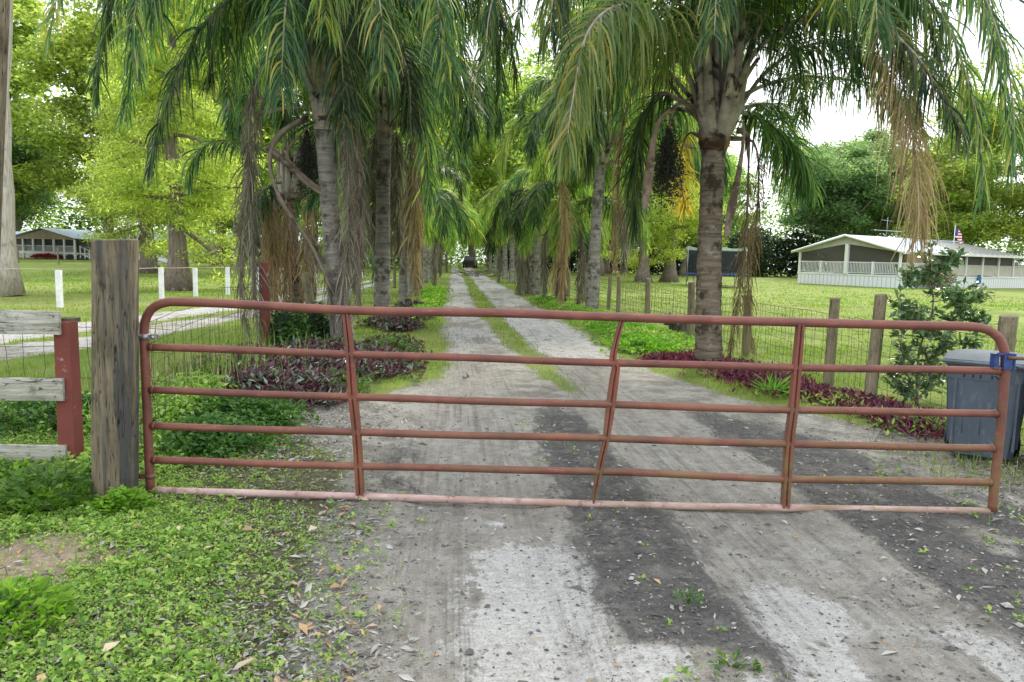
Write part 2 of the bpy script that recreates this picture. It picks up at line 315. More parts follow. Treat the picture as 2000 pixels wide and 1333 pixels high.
# ------------------------------------------------------------------ ground: what grows or lies where (world x, y)
def wob(x, y, s, a): return (fbm(x+31, y+11, s, 3)-.5)*2*a
def masks(x, y):
    x = np.asarray(x, float); y = np.asarray(y, float)
    w = wob(x, y, .9, .35); w2 = wob(x+50, y-20, 2.6, .2)
    near = sst(9.5, 5.5, y)                                  # the drive opens out before the gate
    # left edge of the drive
    le = np.interp(y, [0, 2.6, 4.0, 4.7, 5.6, 6.4, 7.4, 8.6, 10, 12, 20, 400], [-.95, -.75, -.75, -.7, -.8, -1.2, -1.7, -.8, -.25, -.12, -.25, -.25])
    re = np.interp(y, [0, 5, 6.2, 7.4, 8.6, 10, 12, 20, 400], [9, 7, 5.1, 4.25, 3.6, 3.15, 2.95, 3.0, 3.0])
    dr = sst(-.28, .28, x-le+w*.5+w2*.6)*sst(-.3, .3, re-x+w*.5+w2*.6)
    # wheel-track strip of grass down the middle
    mc = np.interp(y, [8, 11, 15, 20, 400], [1.45, 1.43, 1.22, 1.12, 1.1]); mw = np.interp(y, [8.6, 9.3, 12, 20, 60, 400], [0, .16, .26, .3, .3, .3])
    mid = sst(.12, -.12, np.abs(x-mc)-mw+w2*.9+w*.2)*sst(8.4, 9.4, y)
    # left farm lane
    ll = np.interp(y, [6, 10, 14.8, 19.9, 24.2, 34.9, 44.6, 60], [-13, -10.5, -8.6, -7.75, -7.05, -6.5, -5.6, -5]); lr = np.interp(y, [5, 8.5, 10.8, 14.3, 18.3, 23.2, 35.9, 60], [-9.5, -7.4, -6.3, -5.6, -5.35, -4.45, -4.3, -3.9])
    lane = sst(-.15, .15, x-ll+w*.6)*sst(-.15, .15, lr-x+w*.6)*sst(64, 52, y)
    lc = (ll+lr)/2+.1; lmid = sst(.1, -.1, np.abs(x-lc)-.22+w2*1.6)
    lane = lane*(1-lmid*.9)
    # verge of sparse weeds and leaf litter between left bed and drive, foreground left
    fl = sst(.3, -.35, x-np.interp(y, [1.5, 2.8, 4, 5.2, 6.3, 7.5], [-.5, -.42, -.3, -.5, -.95, -1.9])+w*.7+w2*.7)*sst(8.6, 7.4, y)
    bareL = sst(.9, .2, np.hypot((x+2.35)*.9, (y-3.95)*1.6)+w2*1.5)      # bare earth patch at far left
    t1 = sst(.78, .28, np.abs(x-.22)+w2*.3); t2 = sst(.8, .3, np.abs(x-1.93)+w2*.3)
    g = np.maximum(1-np.maximum(dr, lane), mid*(.62+.3*sst(14, 30, y)))
    # dark wet earth
    nb = fbm(x+9, y*.8, .9, 4)
    midmud = sst(.62, .12, np.abs(x-(1.10+.03*(y-4)))+w2*.35)*sst(2.1, 2.7, y+w*2)*sst(8.9, 6.9, y+w)
    rm = sst(2.2, 2.8, x+w2*.4-.0*y)*sst(2.0, 2.5, y+.25*(x-2.4))*sst(9.2, 6.6, y+w*1.5+.55*(x-2.6))*sst(4.6, 3.4, x+w*1.2+.25*(y-5))
    lm = .8*sst(.62, .0, np.hypot((x+.40)*1.0, (y-5.8)*.3)+w2*1.4+w*.6)
    mud = np.clip(np.maximum(np.maximum(midmud, rm), lm)*sst(.25, .46, nb+.16), 0, 1)
    tread = np.maximum(t1, t2)
    mud = np.clip(mud*(1-tread*.75)*(1-.8*sst(.35,.2,np.hypot((x-.95)*.8,(y-2.7)*.9)))+tread*sst(.4, .6, fbm(x*1.2, y*.35, .9, 3))*.3*sst(10, 7, y), 0, 1)*(1-g)
    # pale clay, dried white
    cl = sst(.50, .60, fbm(x*1.3+3, y*.65+8, 1.0, 4)+.12*sst(4.3, 2.9, y)-.17*sst(4.1, 5.2, y)+.19*sst(9.5, 13, y))
    wc = np.maximum(sst(.75, .12, np.abs(x-.56-.02*(y-3))+w2*.8+w*.3)*sst(4.7, 3.6, y+w*1.6), np.maximum(sst(.5, .05, np.abs(x-1.62+.25*(3.4-y))+w2)*sst(4.1, 3.3, y), sst(.7, .05, np.hypot(x-2.35, (y-2.75))+w2)))
    clay = np.clip(sst(.3, .46, fbm(x*1.5+3, y*.8+8, 1.3, 4)+.05)*wc*(1-mud*.7)+.58*sst(9.5, 12.5, y+w*3)*sst(.3, .6, fbm(x*1.3, y*.5, 1.2, 3)+.1), 0, 1)*(1-g)
    litter = np.clip(fl*.8+(sst(.9, .1, np.abs(x+1.2)*.7+np.abs(y-7.2)*.4)+sst(3.7, 4.6, x)*sst(8.4, 6.2, y))*.7, 0, 1)
    lawn = np.maximum(sst(5.2, 6.2, x+w*.6), sst(-2.9, -3.9, x+w*.5)*sst(9, 12, y))
    return dict(g=g, mud=mud, clay=clay, fl=fl, bare=bareL, litter=litter, lawn=lawn, dr=dr, lane=lane, tread=tread, t1=t1, t2=t2, mid=mid)
def height(x, y):
    x = np.asarray(x, float); y = np.asarray(y, float)
    n = sst(40, 16, y)
    h = (fbm(x, y, .35, 3)-.5)*.07*n
    h = h - .035*sst(.6, .3, np.abs(x-.22))*n - .035*sst(.6, .3, np.abs(x-1.93))*n
    h = h + .14*np.exp(-((x+2.6)**2/1.6+(y-9)**2/9))*n + .05*sst(-.8, -2.2, x)*sst(14, 9, y)*sst(5.5, 7, y)
    nn = sst(10, 6, y)*sst(7, 4.5, np.abs(x))
    h = h + ((fbm(x, y, 5.5, 3)-.5)*.03*(1-.6*sst(.6, .4, np.abs(x-.22))-.6*sst(.6, .4, np.abs(x-1.93))))*nn
    h = h - .035*np.exp(-((x+1.5)**2/.9+(y-5.02)**2/.12))
    return h - .012
def ax(parts):
    o = []
    for a, b, s in parts: o.append(np.arange(a, b, s))
    return np.concatenate(o)
gx = np.concatenate([-np.geomspace(230, 9, 30), ax([(-8.6, -4, .14), (-4, 5, .045), (5, 10, .14)]), np.geomspace(10.3, 230, 30)])
gy = np.concatenate([ax([(-30, 0, 5), (0, 1.6, .3), (1.6, 9, .045), (9, 16, .09), (16, 34, .25)]), np.geomspace(34.5, 232, 40)])
X, Y = np.meshgrid(gx, gy, indexing='ij'); Z = height(X, Y)
me = bpy.data.meshes.new('ground')
nx, ny = X.shape
me.vertices.add(nx*ny); me.vertices.foreach_set('co', np.stack([X, Y, Z], -1).ravel())
i = (np.arange(nx-1)[:, None]*ny+np.arange(ny-1)[None, :]).ravel()
fc = np.stack([i, i+ny, i+ny+1, i+1], 1)
me.loops.add(fc.size); me.loops.foreach_set('vertex_index', fc.ravel().astype(np.int32))
me.polygons.add(len(fc)); me.polygons.foreach_set('loop_start', (np.arange(len(fc))*4).astype(np.int32)); me.polygons.foreach_set('use_smooth', np.ones(len(fc), bool))
me.update(calc_edges=True)
mk = masks(X, Y)
for nm, ks in (('cover', ('g', 'mud', 'clay')), ('cover_b', ('fl', 'bare', 'lawn')), ('cover_c', ('tread', 'litter', 'lane'))):
    ca = me.color_attributes.new(nm, 'FLOAT_COLOR', 'POINT')
    ca.data.foreach_set('color', np.stack([mk[k] for k in ks]+[np.ones_like(X)], -1).ravel().astype(np.float32))
t = NT('ground_earth_and_turf'); P = t.n('ShaderNodeNewGeometry').outputs['Position']
def attr(n):
    a = t.n('ShaderNodeAttribute'); a.attribute_name = n; s = t.n('ShaderNodeSeparateColor'); t.l(a.outputs['Color'], s.inputs[0]); return s.outputs
A, B, C_ = attr('cover'), attr('cover_b'), attr('cover_c')
nf = t.noise(P, 22, 5, .7); nm = t.noise(P, 5, 5, .6); nl = t.noise(P, .5, 4, .6); ng = t.noise(P, 90, 3, .6); nvl = t.noise(P, .11, 3, .5); nst = t.noise(t.map(P, (7, 1.3, 1)), 1.7, 6, .75, .5)
def edge(m, amt=.55, w=.12): # break a mask's edge with noise
    v = t.math('ADD', m, t.math('MULTIPLY', t.math('SUBTRACT', t.math('ADD', t.math('MULTIPLY', nf, .35), t.math('ADD', t.math('MULTIPLY', nm, .3), t.math('MULTIPLY', nst, .35))), .5), amt*2))
    return t.mr(v, .5-w, .5+w)
nx_ = t.noise(P, 260, 2, .7); np_ = t.noise(P, 48, 4, .75)
sand = t.mix(t.mr(nf, .3, .7), (.35, .33, .28), (.58, .55, .485))
sand = t.mix(t.mr(t.noise(P, 2.2, 5, .65), .42, .6), sand, (.24, .22, .185))
mp = t.map(P, (11, .6, 1)); st = t.noise(mp, 1.6, 5, .6, .4)
packed = t.mix(t.mr(st, .35, .65), (.255, .235, .2), (.41, .385, .34))
packed = t.mix(t.mr(t.noise(P, 3.1, 5, .7), .5, .66), packed, (.43, .415, .38))
base = t.mix(t.math('MULTIPLY', C_[0], .85), sand, packed)
n9 = t.noise(P, 9.5, 6, .78); base = t.mix(t.math('MULTIPLY', t.mr(n9, .5, .62), .45), base, (.15, .138, .118)); base = t.mix(t.math('MULTIPLY', t.mr(n9, .44, .34), .5), base, (.5, .485, .45))
clay = t.mix(t.mr(nf, .3, .7), (.46, .45, .425), (.66, .65, .625))
clay = t.mix(t.math('MULTIPLY', t.mr(np_, .54, .68), .6), clay, (.34, .325, .295))
rip = t.noise(t.map(P, (5, 24, 1)), 1.3, 4, .65, .4); clay = t.mix(t.math('MULTIPLY', t.mr(rip, .5, .66), .5), clay, (.36, .345, .315))
base = t.mix(t.math('MULTIPLY', edge(A[2], 1.3, .08), t.mr(nm, .2, .45, .55, 1)), base, clay)
mud = t.mix(t.mr(nf, .32, .66), (.042, .041, .042), (.135, .128, .12))
mud = t.mix(t.mr(nm, .5, .68), mud, (.19, .18, .16))
mud = t.mix(t.mr(np_, .56, .7), mud, (.03, .03, .032))
mudf = edge(A[1], 1.2, .12)
mudf = t.math('MULTIPLY', mudf, t.mr(t.noise(P, 3.3, 6, .8), .34, .44, .35, 1))
base = t.mix(mudf, base, mud)
lit = t.mix(t.mr(ng, .35, .65), (.13, .12, .105), (.42, .4, .37))
base = t.mix(t.math('MULTIPLY', edge(C_[1], .5, .2), .8), base, lit)
base = t.mix(t.math('MULTIPLY', t.mr(ng, .56, .7), .65), base, (.10, .093, .085))
base = t.mix(t.math('MULTIPLY', t.mr(nx_, .58, .7), .5), base, (.5, .49, .46))
base = t.mix(t.math('MULTIPLY', t.mr(np_, .6, .72), .5), base, (.14, .13, .115))
turf = t.mix(t.mr(nf, .3, .7), (.10, .16, .028), (.24, .31, .06))
turf = t.mix(t.mr(nl, .40, .62), turf, (.26, .32, .07))
turf = t.mix(t.math('MULTIPLY', t.mr(nvl, .52, .62), .5), turf, (.30, .28, .12))
under = t.mix(t.mr(nf, .35, .6), (.06, .07, .03), (.16, .15, .09))
turf = t.mix(t.math('MULTIPLY', t.mr(t.noise(P, .22, 4, .6), .5, .64), .5), turf, (.12, .2, .035))  # darker green patches: shade painted into the turf colour
turf = t.mix(B[0], turf, under)
col_ = t.mix(edge(A[0], .5, .15), base, turf)
col_ = t.mix(edge(B[1], .4, .15), col_, t.mix(t.mr(nf, .3, .7), (.26, .2, .14), (.46, .37, .27)))
# fine tyre treads across the wheel tracks
lines = t.mr(t.noise(t.map(P, (26, .22, 1)), 1.0, 2, .6, .15), .36, .52)
wv2 = t.n('ShaderNodeTexWave'); wv2.wave_type = 'BANDS'; wv2.bands_direction = 'Y'; t.l(P, wv2.inputs['Vector']); wv2.inputs['Scale'].default_value = 11; wv2.inputs['Distortion'].default_value = 3; wv2.inputs['Detail'].default_value = 2
tread = t.math('MULTIPLY', C_[0], t.math('ADD', t.math('MULTIPLY', lines, .6), t.math('MULTIPLY', wv2.outputs[1], .3)))
tm = t.mr(t.noise(t.map(P, (3.5, .5, 1), (4, 1, 0)), 1.1, 3, .5), .46, .6)
tread = t.math('MULTIPLY', tread, tm)
col_ = t.mix(t.math('MULTIPLY', t.math('MULTIPLY', t.math('MULTIPLY', C_[0], tm), t.math('SUBTRACT', 1.0, lines)), .42), col_, (.12, .11, .1))
h = t.math('ADD', t.math('ADD', t.math('MULTIPLY', t.math('ADD', nf, t.math('MULTIPLY', np_, .8)), 1.0), t.math('MULTIPLY', ng, .45)), t.math('MULTIPLY', tread, .8))
t.done(t.bsdf(col_, t.mr(mudf, 0, 1, .92, .7), 0, t.bump(h, .95, .04), .2))
me.materials.append(t.m)
go = bpy.data.objects.new('ground', me); col.objects.link(go); tag(go, kind='structure')

# ------------------------------------------------------------------ uncountable growth and litter
def pick(n, x0, x1, y0, y1, prob, ypow=1.0):
    """n candidates in a box, denser towards the near end by ypow, thinned by prob(x, y)"""
    u = rng.random(n)
    y = (y0**(1-ypow)+(y1**(1-ypow)-y0**(1-ypow))*u)**(1/(1-ypow)) if ypow != 1 else y0+(y1-y0)*u
    x = x0+(x1-x0)*rng.random(n)
    k = rng.random(n) < prob(x, y)
    x, y = x[k], y[k]
    return x, y, height(x, y)
def clumpy(x, y, s, lo, hi): return sst(lo, hi, fbm(x*1.0+70, y+40, s, 3))
# turf: lawns and verges
mb = MB()
def turfp(x, y):
    m = masks(x, y); return np.clip(m['g']*(1-m['fl'])*(1-m['bare']), 0, 1)*(.35+.65*clumpy(x, y, .8, .35, .6))*(1-np.exp(-((x+2.2)**2/1.4+(y-8.7)**2/5))*.8)
for (n, x0, x1, y0, y1, pw, H, W) in ((150000, -7, 9, 5.4, 14, 1.6, .07, .007), (90000, -14, 16, 13, 30, 1.8, .075, .016), (60000, -30, 34, 28, 70, 2, .09, .04)):
    x, y, z = pick(n, x0, x1, y0, y1, turfp, pw); k = len(x)
    V, f4, f3 = blades(np.stack([x, y, z-.005], 1), rng.random(k)*6.28, rng.normal(.5, .3, k), H*rng.uniform(.4, 1.3, k)*(.5+.8*clumpy(x, y, 1.6, .4, .65)), W*rng.uniform(.6, 1.4, k))
    mb.add(V, f4, 0); mb.f.append((f3+mb.n-len(V), 0, False))
tag(mb.build('grass', M['grass']), 'short bright green grass on the lawns and along the drive', 'grass', kind='stuff')
# small weeds, foreground left
mb = MB()
def weedp(x, y):
    m = masks(x, y); m['fl'] = m['fl']*(1-.75*np.exp(-((x+1.4)**2/.8+(y-4.93)**2/.012))); d = clumpy(x, y, 1.3, .36, .58)
    left = sst(-.6, -1.8, x+.12*(y-3))
    return np.clip(m['fl']*(.42+.58*d)*(.07+.93*left)*(1-m['bare']*.95), 0, 1)
def weeds(n, x0, x1, y0, y1, prob, L, hmax, mats=0, nl=6, pw=1.0):
    x, y, z = pick(n, x0, x1, y0, y1, prob, pw); k = len(x)
    hp = hmax*rng.uniform(.2, 1, k)*(.4+.9*fbm(x, y, 2.2, 2))
    X_ = np.repeat(x, nl)+rng.normal(0, .012, k*nl); Y_ = np.repeat(y, nl)+rng.normal(0, .012, k*nl)
    zz = np.repeat(z, nl)+np.repeat(hp, nl)*rng.uniform(.35, 1, k*nl)
    az = np.repeat(rng.random(k)*6.28, nl)+np.tile(np.arange(nl)*2.4, k)+rng.normal(0, .4, k*nl)
    l = L*rng.uniform(.6, 1.35, k*nl)
    V, f = kites(np.stack([X_, Y_, zz], 1), az, rng.normal(.15, .4, k*nl), l, l*.62)
    mb.add(V, f, mats)
    V, f4, f3 = blades(np.stack([x, y, z-.01], 1), rng.random(k)*6.28, rng.normal(.1, .2, k), hp*1.05, np.full(k, .003)); mb.add(V, f4, mats)
weeds(74000, -4.2, .2, 1.7, 6.8, weedp, .0185, .045, 0, 6, 1.3)
weeds(3600, -3.5, -.0, 1.8, 6.5, weedp, .034, .09, 0, 7, 1.2)
# sparse sprouts on the drive
def spro(x, y):
    m = masks(x, y); return (1-m['g'])*(.05*(1-m['tread'])+.5*clumpy(x+5, y, 2.2, .62, .7)*(1-m['tread']))*sst(7.5, 6, y)
weeds(2600, -.9, 4.6, 1.9, 8, spro, .026, .035, 0, 5)
tag(mb.build('weeds', [M['weed'], M['weed_dark']]), 'low mat of small bright leaved weeds before the gate on the left', 'weeds', kind='stuff')
mb = MB()
def gfl(x, y):
    m = masks(x, y); return np.clip(m['fl']*clumpy(x+9, y+2, 2.0, .5, .68)*.8+(1-m['g'])*(1-m['tread'])*clumpy(x+5, y, 2.2, .62, .7)*.35+m['litter']*.12, 0, 1)*sst(8.5, 7, y)
x, y, z = pick(16000, -3.4, 5.5, 1.7, 8.5, gfl, 1.3); k = len(x)
V, f4, f3 = blades(np.stack([x, y, z-.005], 1), rng.random(k)*6.28, rng.normal(.75, .3, k), .075*rng.uniform(.4, 1.4, k), .006*rng.uniform(.6, 1.4, k)); mb.add(V, f4, 0); mb.f.append((f3+mb.n-len(V), 0, False))
tag(mb.build('grass', M['grass']), 'thin scattered grass tufts growing through the leaf litter', 'grass', kind='stuff')
# leaf litter
mb = MB()
def litp(x, y):
    m = masks(x, y); return np.clip(m['litter']*.95*(.35+.65*clumpy(x+3, y+3, 1.5, .35, .6))*(.12+.88*sst(-2.2, -1.3, x))+.012*(1-m['g'])*sst(9, 5, y)+.035*m['mud'], 0, 1)
x, y, z = pick(210000, -3.8, 5.8, 1.7, 9, litp, 1.4); k = len(x)
L = .036*np.exp(rng.normal(0, .38, k))
V, f = kites(np.stack([x, y, z+rng.uniform(-.002, .012, k)], 1), rng.random(k)*6.28, rng.normal(0, .22, k), L, L*rng.uniform(.18, .42, k), .3)
mb.add(V, f, 0)
x, y, z = pick(170, -3.4, -.3, 1.9, 5.2, litp, 1.2); k = len(x); L = .085*rng.uniform(.6, 1.3, k)
V, f = kites(np.stack([x, y, z+.03], 1), rng.random(k)*6.28, rng.normal(0, .2, k), L, L*.45, .3); mb.add(V, f, 1)
tag(mb.build('leaf_litter', [M['litter'], leafmat('tan_leaf', [(0, (.36, .22, .12)), (.6, (.5, .36, .22)), (1, (.55, .46, .35))], .1, .7, .2, 0, 1)]), 'dry grey and tan fallen leaves scattered over the earth by the gate', 'leaf litter', kind='stuff')
# clods, stones in the mud
mb = MB()
def clod(x, y):
    m = masks(x, y); return np.clip(.16+.5*m['mud']+.4*(1-m['tread']), 0, 1)*(1-m['g'])*sst(9, 6, y)
x, y, z = pick(26000, -1.2, 4.8, 1.8, 10, clod, 1.5)
ico = nrm(np.array([[0, 0, 1], [1, 0, 0], [0, 1, 0], [-1, 0, 0], [0, -1, 0], [0, 0, -1]], float)); icf = np.array([[0, 1, 2], [0, 2, 3], [0, 3, 4], [0, 4, 1], [5, 2, 1], [5, 3, 2], [5, 4, 3], [5, 1, 4]])
k = len(x); s = .0042*np.exp(rng.normal(0, .5, k))
V = ico[None]*(1+rng.normal(0, .22, (k, 6, 1)))*np.stack([s*1.4, s, s*.7], 1)[:, None, :]
a = rng.random(k)*6.28; V = np.stack([V[..., 0]*np.cos(a)[:, None]-V[..., 1]*np.sin(a)[:, None], V[..., 0]*np.sin(a)[:, None]+V[..., 1]*np.cos(a)[:, None], V[..., 2]], -1)+np.stack([x, y, z+s*.3], 1)[:, None, :]
mb.add(V.reshape(-1, 3), (np.arange(k)*6)[:, None, None].repeat(8, 1).reshape(-1, 1)+np.tile(icf, (k, 1)), (rng.random(k) < .22).astype(int).repeat(8))
tag(mb.build('gravel', [simple('earth_clod', (.11, .105, .1), .9, 0, .3, 40), simple('pale_pebble', (.33, .315, .29), .8, 0, .3, 40)]), 'small clods and pebbles scattered over the muddy drive', 'pebbles', kind='stuff')
for i_, (px, py, s) in enumerate(((965, 1016, .05), (1410, 873, .035), (820, 985, .018))):
    p = gp(px, py); mb = MB()
    th = np.linspace(0, 2*pi, 9)[:-1]; rr = s*(1+rng.normal(0, .18, 8))
    ring = lambda q, zz: np.stack([rr*q*np.cos(th)*1.3, rr*q*np.sin(th)*.7, np.full(8, zz)], 1)
    V = np.vstack([ring(1, -.01), ring(.95, s*.25), ring(.5, s*.42)+rng.normal(0, s*.05, (8, 3)), [[0, 0, s*.45]]])
    j = np.arange(8); j2 = (j+1) % 8
    mb.add(V, np.vstack([np.stack([j, j2, 8+j2, 8+j], 1), np.stack([8+j, 8+j2, 16+j2, 16+j], 1)])); mb.add(V, np.stack([16+j, 16+j2, np.full(8, 24)], 1))
    o = mb.build('stone', simple('grey_stone', (.34, .33, .32), .85, 0, .25, 30)); o.location = (p[0], p[1], float(height(p[0], p[1]))+.004)
    tag(o, ['flat grey stone on the left wheel track just before the gate', 'pale stone lying on the right wheel track behind the gate', 'small grey stone before the gate on the left edge of the drive'][i_], 'stone', 'stones on the drive')
# planted beds
def bed(name, mats, n, pts, spread, L, hmax, label, cat, width=.34, nl=6, picks=None, pitm=.5):
    mb = MB(); pts = np.array(pts, float)
    i_ = rng.integers(0, len(pts), n); c = pts[i_]
    x = c[:, 0]+rng.normal(0, 1, n)*c[:, 2]*spread; y = c[:, 1]+rng.normal(0, 1, n)*c[:, 3]*spread
    z = height(x, y); h = hmax*(.35+.75*fbm(x, y, 1.8, 3))*np.exp(-(((x-c[:, 0])/c[:, 2])**2+((y-c[:, 1])/c[:, 3])**2)*.35)*rng.uniform(.5, 1.1, n)
    k = n*nl
    X_ = np.repeat(x, nl)+rng.normal(0, L*.3, k); Y_ = np.repeat(y, nl)+rng.normal(0, L*.3, k); Z_ = np.repeat(z, nl)+np.repeat(h, nl)*rng.uniform(.3, 1.1, k)
    l = L*rng.uniform(.55, 1.3, k)
    m = np.repeat(rng.integers(0, 100, n), nl); zone = fbm(np.repeat(x, nl), np.repeat(y, nl), 1.1, 2)
    V, f = kites(np.stack([X_, Y_, Z_], 1), rng.random(k)*6.28, rng.normal(pitm, .35, k), l, l*width, .25)
    mi = (zone*100+rng.normal(0, 9, k) > (picks or 200)).astype(int)
    mb.add(V, f, np.concatenate([mi, mi]))
    V, f4, f3 = blades(np.stack([x, y, z-.01], 1), rng.random(n)*6.28, rng.normal(.1, .2, n), h*1.0+.02, np.full(n, .005)); mb.add(V, f4, 0)
    return tag(mb.build(name, mats), label, cat, kind='stuff')
bed('purple_ground_cover', [M['purple'], M['weed_dark']], 5600, [(-2.5, 8.7, .55, .6), (-2.0, 9.3, .6, .7), (-1.5, 9.9, .6, .7), (-2.7, 9.8, .5, .8), (-1.5, 8.4, .35, .5), (-1.9, 7.9, .35, .4), (-1.0, 10.7, .35, .7), (-1.8, 11.2, .7, 1.0), (-1.1, 12.5, .4, 1.2)], .62, .105, .30, 'dark purple and silver striped ground cover at the foot of the left palm', 'ground cover', .34, 6, 66)
bed('purple_ground_cover', [M['magenta'], M['weed']], 3600, [(4.1, 12.2, .5, .7), (4.6, 11, .5, .7), (4.3, 10.2, .5, .6), (4.5, 9.3, .45, .6), (4.85, 8.5, .4, .5), (5.0, 7.7, .4, .5), (4.9, 7.1, .35, .4), (3.7, 12.0, .4, .4), (5.35, 7.3, .3, .3)], .6, .085, .12, 'magenta purple ground cover in a strip along the right edge of the drive', 'ground cover', .3, 6, 78)
bed('green_ground_cover', [M['weed_bright'], M['weed']], 3600, [(3.9, 14.6, .6, 1.1), (4.2, 16, .6, 1.3), (3.8, 17.5, .5, 1.5), (3.6, 13.4, .4, .5), (4.4, 20, .5, 1.6), (3.9, 23, .5, 2), (3.6, 27, .4, 2)], .65, .08, .26, 'bright green leafy ground cover beyond the rails left of the right palm', 'ground cover', .5, 6, 55)
bed('yellow_ground_cover', [M['lightgreen'], M['weed_bright']], 1500, [(-.75, 27, .35, 3), (-.8, 33, .35, 4), (-.8, 21, .25, 1.5)], .6, .12, .3, 'yellow green low plants along the left edge of the drive beyond the palms', 'ground cover', .5, 6, 50)
bed('purple_ground_cover', [M['purple'], M['weed_dark']], 1100, [(-1.5, 17.6, .4, .5), (-1.1, 19.5, .35, .8), (-1.3, 23.5, .35, .8), (-1.1, 16.6, .3, .5)], .6, .12, .3, 'dark purple ground cover around the second and third palms on the left', 'ground cover', .34, 6, 70)
bed('broad_weeds', [M['weed_dark'], M['weed']], 3600, [(-3.1, 6.7, .45, .3), (-3.7, 6.9, .6, .4), (-4.6, 7.2, .6, .5), (-2.3, 6.9, .4, .4), (-1.95, 6.1, .35, .35), (-1.75, 6.9, .3, .35), (-2.7, 7.5, .5, .5), (-2.5, 5.5, .12, .15)], .6, .06, .28, 'knee high broad leaved weeds behind the board fence and the left gate end', 'weeds', .55, 6, 48, .35)
bed('broad_weeds', [M['weed_dark'], M['weed_bright']], 1400, [(-3.1, 5.25, .35, .12), (-2.7, 5.0, .2, .12), (-2.65, 4.75, .2, .12), (-3.6, 5.35, .3, .15), (-2.05, 4.68, .1, .06)], .7, .045, .17, 'green weeds crowding the foot of the thick gate post and bottom board', 'weeds', .6, 6, 55, .3)
bed('dense_vine', [M['darkgreen'], M['weed_dark']], 900, [(-2.55, 12.2, .25, .35), (-2.3, 12.8, .25, .3), (-2.9, 12.9, .2, .3)], .6, .085, .95, 'dark green vine heap between the red round post and the left palm', 'vine', .5, 7, 55, .2)
# tall dry grass left, behind the gate
mb = MB(); n = 1500
x = rng.normal(-2.95, .42, n); y = rng.normal(8.6, .8, n); z = height(x, y)
V, f4, f3 = blades(np.stack([x, y, z-.01], 1), rng.random(n)*6.28, rng.normal(.25, .25, n), .62*rng.uniform(.3, 1.25, n), .006*rng.uniform(.6, 1.5, n)); mb.add(V, f4, rng.integers(0, 3, n) > 0)
mb.f.append((f3+mb.n-len(V), 0, False))
tag(mb.build('tall_grass', [M['grass'], M['drygrass']]), 'tall straw coloured grass stalks behind the left end of the gate', 'tall grass', kind='stuff')
mb = MB(); n = 700
x = rng.normal(4.45, .5, n); y = rng.normal(5.6, .35, n)
k_ = (x > 3.8) ; x = x[k_]; y = y[k_]; n = len(x); z = height(x, y)
V, f4, f3 = blades(np.stack([x, y, z-.01], 1), rng.random(n)*6.28, rng.normal(.5, .3, n), .13*rng.uniform(.4, 1.5, n), .006*rng.uniform(.6, 1.4, n)); mb.add(V, f4, rng.integers(0, 2, n)); mb.f.append((f3+mb.n-len(V), 0, False))
tag(mb.build('tall_grass', [M['grass'], M['drygrass']]), 'tufts of half dry grass around the feet of the two bins', 'tall grass', kind='stuff')
# single plants
def herb(name, loc, n, R, H, L, mat_, label, cat, wd=.55, group=None):
    mb = MB(); a = rng.random(n)*6.28; r = R*np.sqrt(rng.random(n)); zz = H*(1-(r/R)**2*.7)*rng.uniform(.35, 1, n)
    l = L*rng.uniform(.6, 1.3, n)
    V, f = kites(np.stack([r*np.cos(a), r*np.sin(a), zz], 1), a+rng.normal(0, .7, n), rng.normal(.45, .35, n), l, l*wd, .3); mb.add(V, f)
    st_ = MB()
    for k in range(max(5, n//25)):
        a_ = rng.random()*6.28; r_ = R*.7*rng.random(); st_.tube([[0, 0, -.02], [r_*.4*cos(a_), r_*.4*sin(a_), H*.5], [r_*cos(a_), r_*sin(a_), H*.85]], [.004, .003, .002], 4)
    root = empty(name, (loc[0], loc[1], float(height(loc[0], loc[1]))))
    mb.build('foliage', mat_, root); st_.build('stem', M['weed_dark'], root)
    return tag(root, label, cat, group)
herb('leafy_plant', gp(8, 1222), 700, .25, .19, .046, M['weed_bright'], 'vivid green leafy plant at the lower left corner of the foreground', 'plant', .6)
herb('leafy_plant', gp(100, 985), 420, .30, .26, .055, M['weed_dark'], 'bushy green plant under the lowest board of the fence', 'plant', .7)
herb('weed_sprout', gp(1345, 1175), 60, .06, .07, .045, M['weed_dark'], 'small grassy green sprout on the dark strip between the wheel tracks', 'plant', .2)
herb('weed_sprout', gp(1430, 1300), 34, .1, .03, .035, M['weed_dark'], 'pale green low weed on the white sand at the bottom of the picture', 'plant', .6)
herb('strap_leaf_plant', gp(1510, 775), 46, .12, .2, .26, M['weed_bright'], 'yellow green plant with long strap leaves among the magenta ground cover', 'plant', .12)
# ------------------------------------------------------------------ the tube gate
GA, GB = gp(292, 962), gp(1935, 1003)
gd = nrm(GB-GA); gang = math.atan2(gd[1], gd[0]); gn = np.array([-gd[1], gd[0], 0])
def gl(px, py):
    d = _ray(px, py); o = np.array([0, 0, CH]); s = np.dot(GA-o, gn)/np.dot(d, gn); p = o+d*s-GA
    return [float(np.dot(p, gd)), 0.0, float(p[2])]
gate = tag(empty('tube_gate', tuple(GA), gang), 'long closed red tube gate with six rails and a bent middle brace across the drive', 'gate')
mb = MB(); fr = [gl(*p) for p in ((294, 958), (291, 900), (287, 800), (283, 700), (281, 655), (284, 625), (297, 603), (322, 592), (360, 591), (500, 597), (690, 606), (950, 612), (1200, 619), (1560, 631), (1800, 635), (1885, 637), (1925, 643), (1950, 660), (1962, 690), (1963, 720), (1957, 800), (1947, 900), (1937, 998))]
pth = catmull(fr, 170); pth += np.stack([0*pth[:, 0], .004*np.sin(pth[:, 0]*2.1), .003*np.sin(pth[:, 0]*3.3)], 1)
mb.tube(pth, .0295, 16)
fo = mb.build('frame', M['gate'], gate)
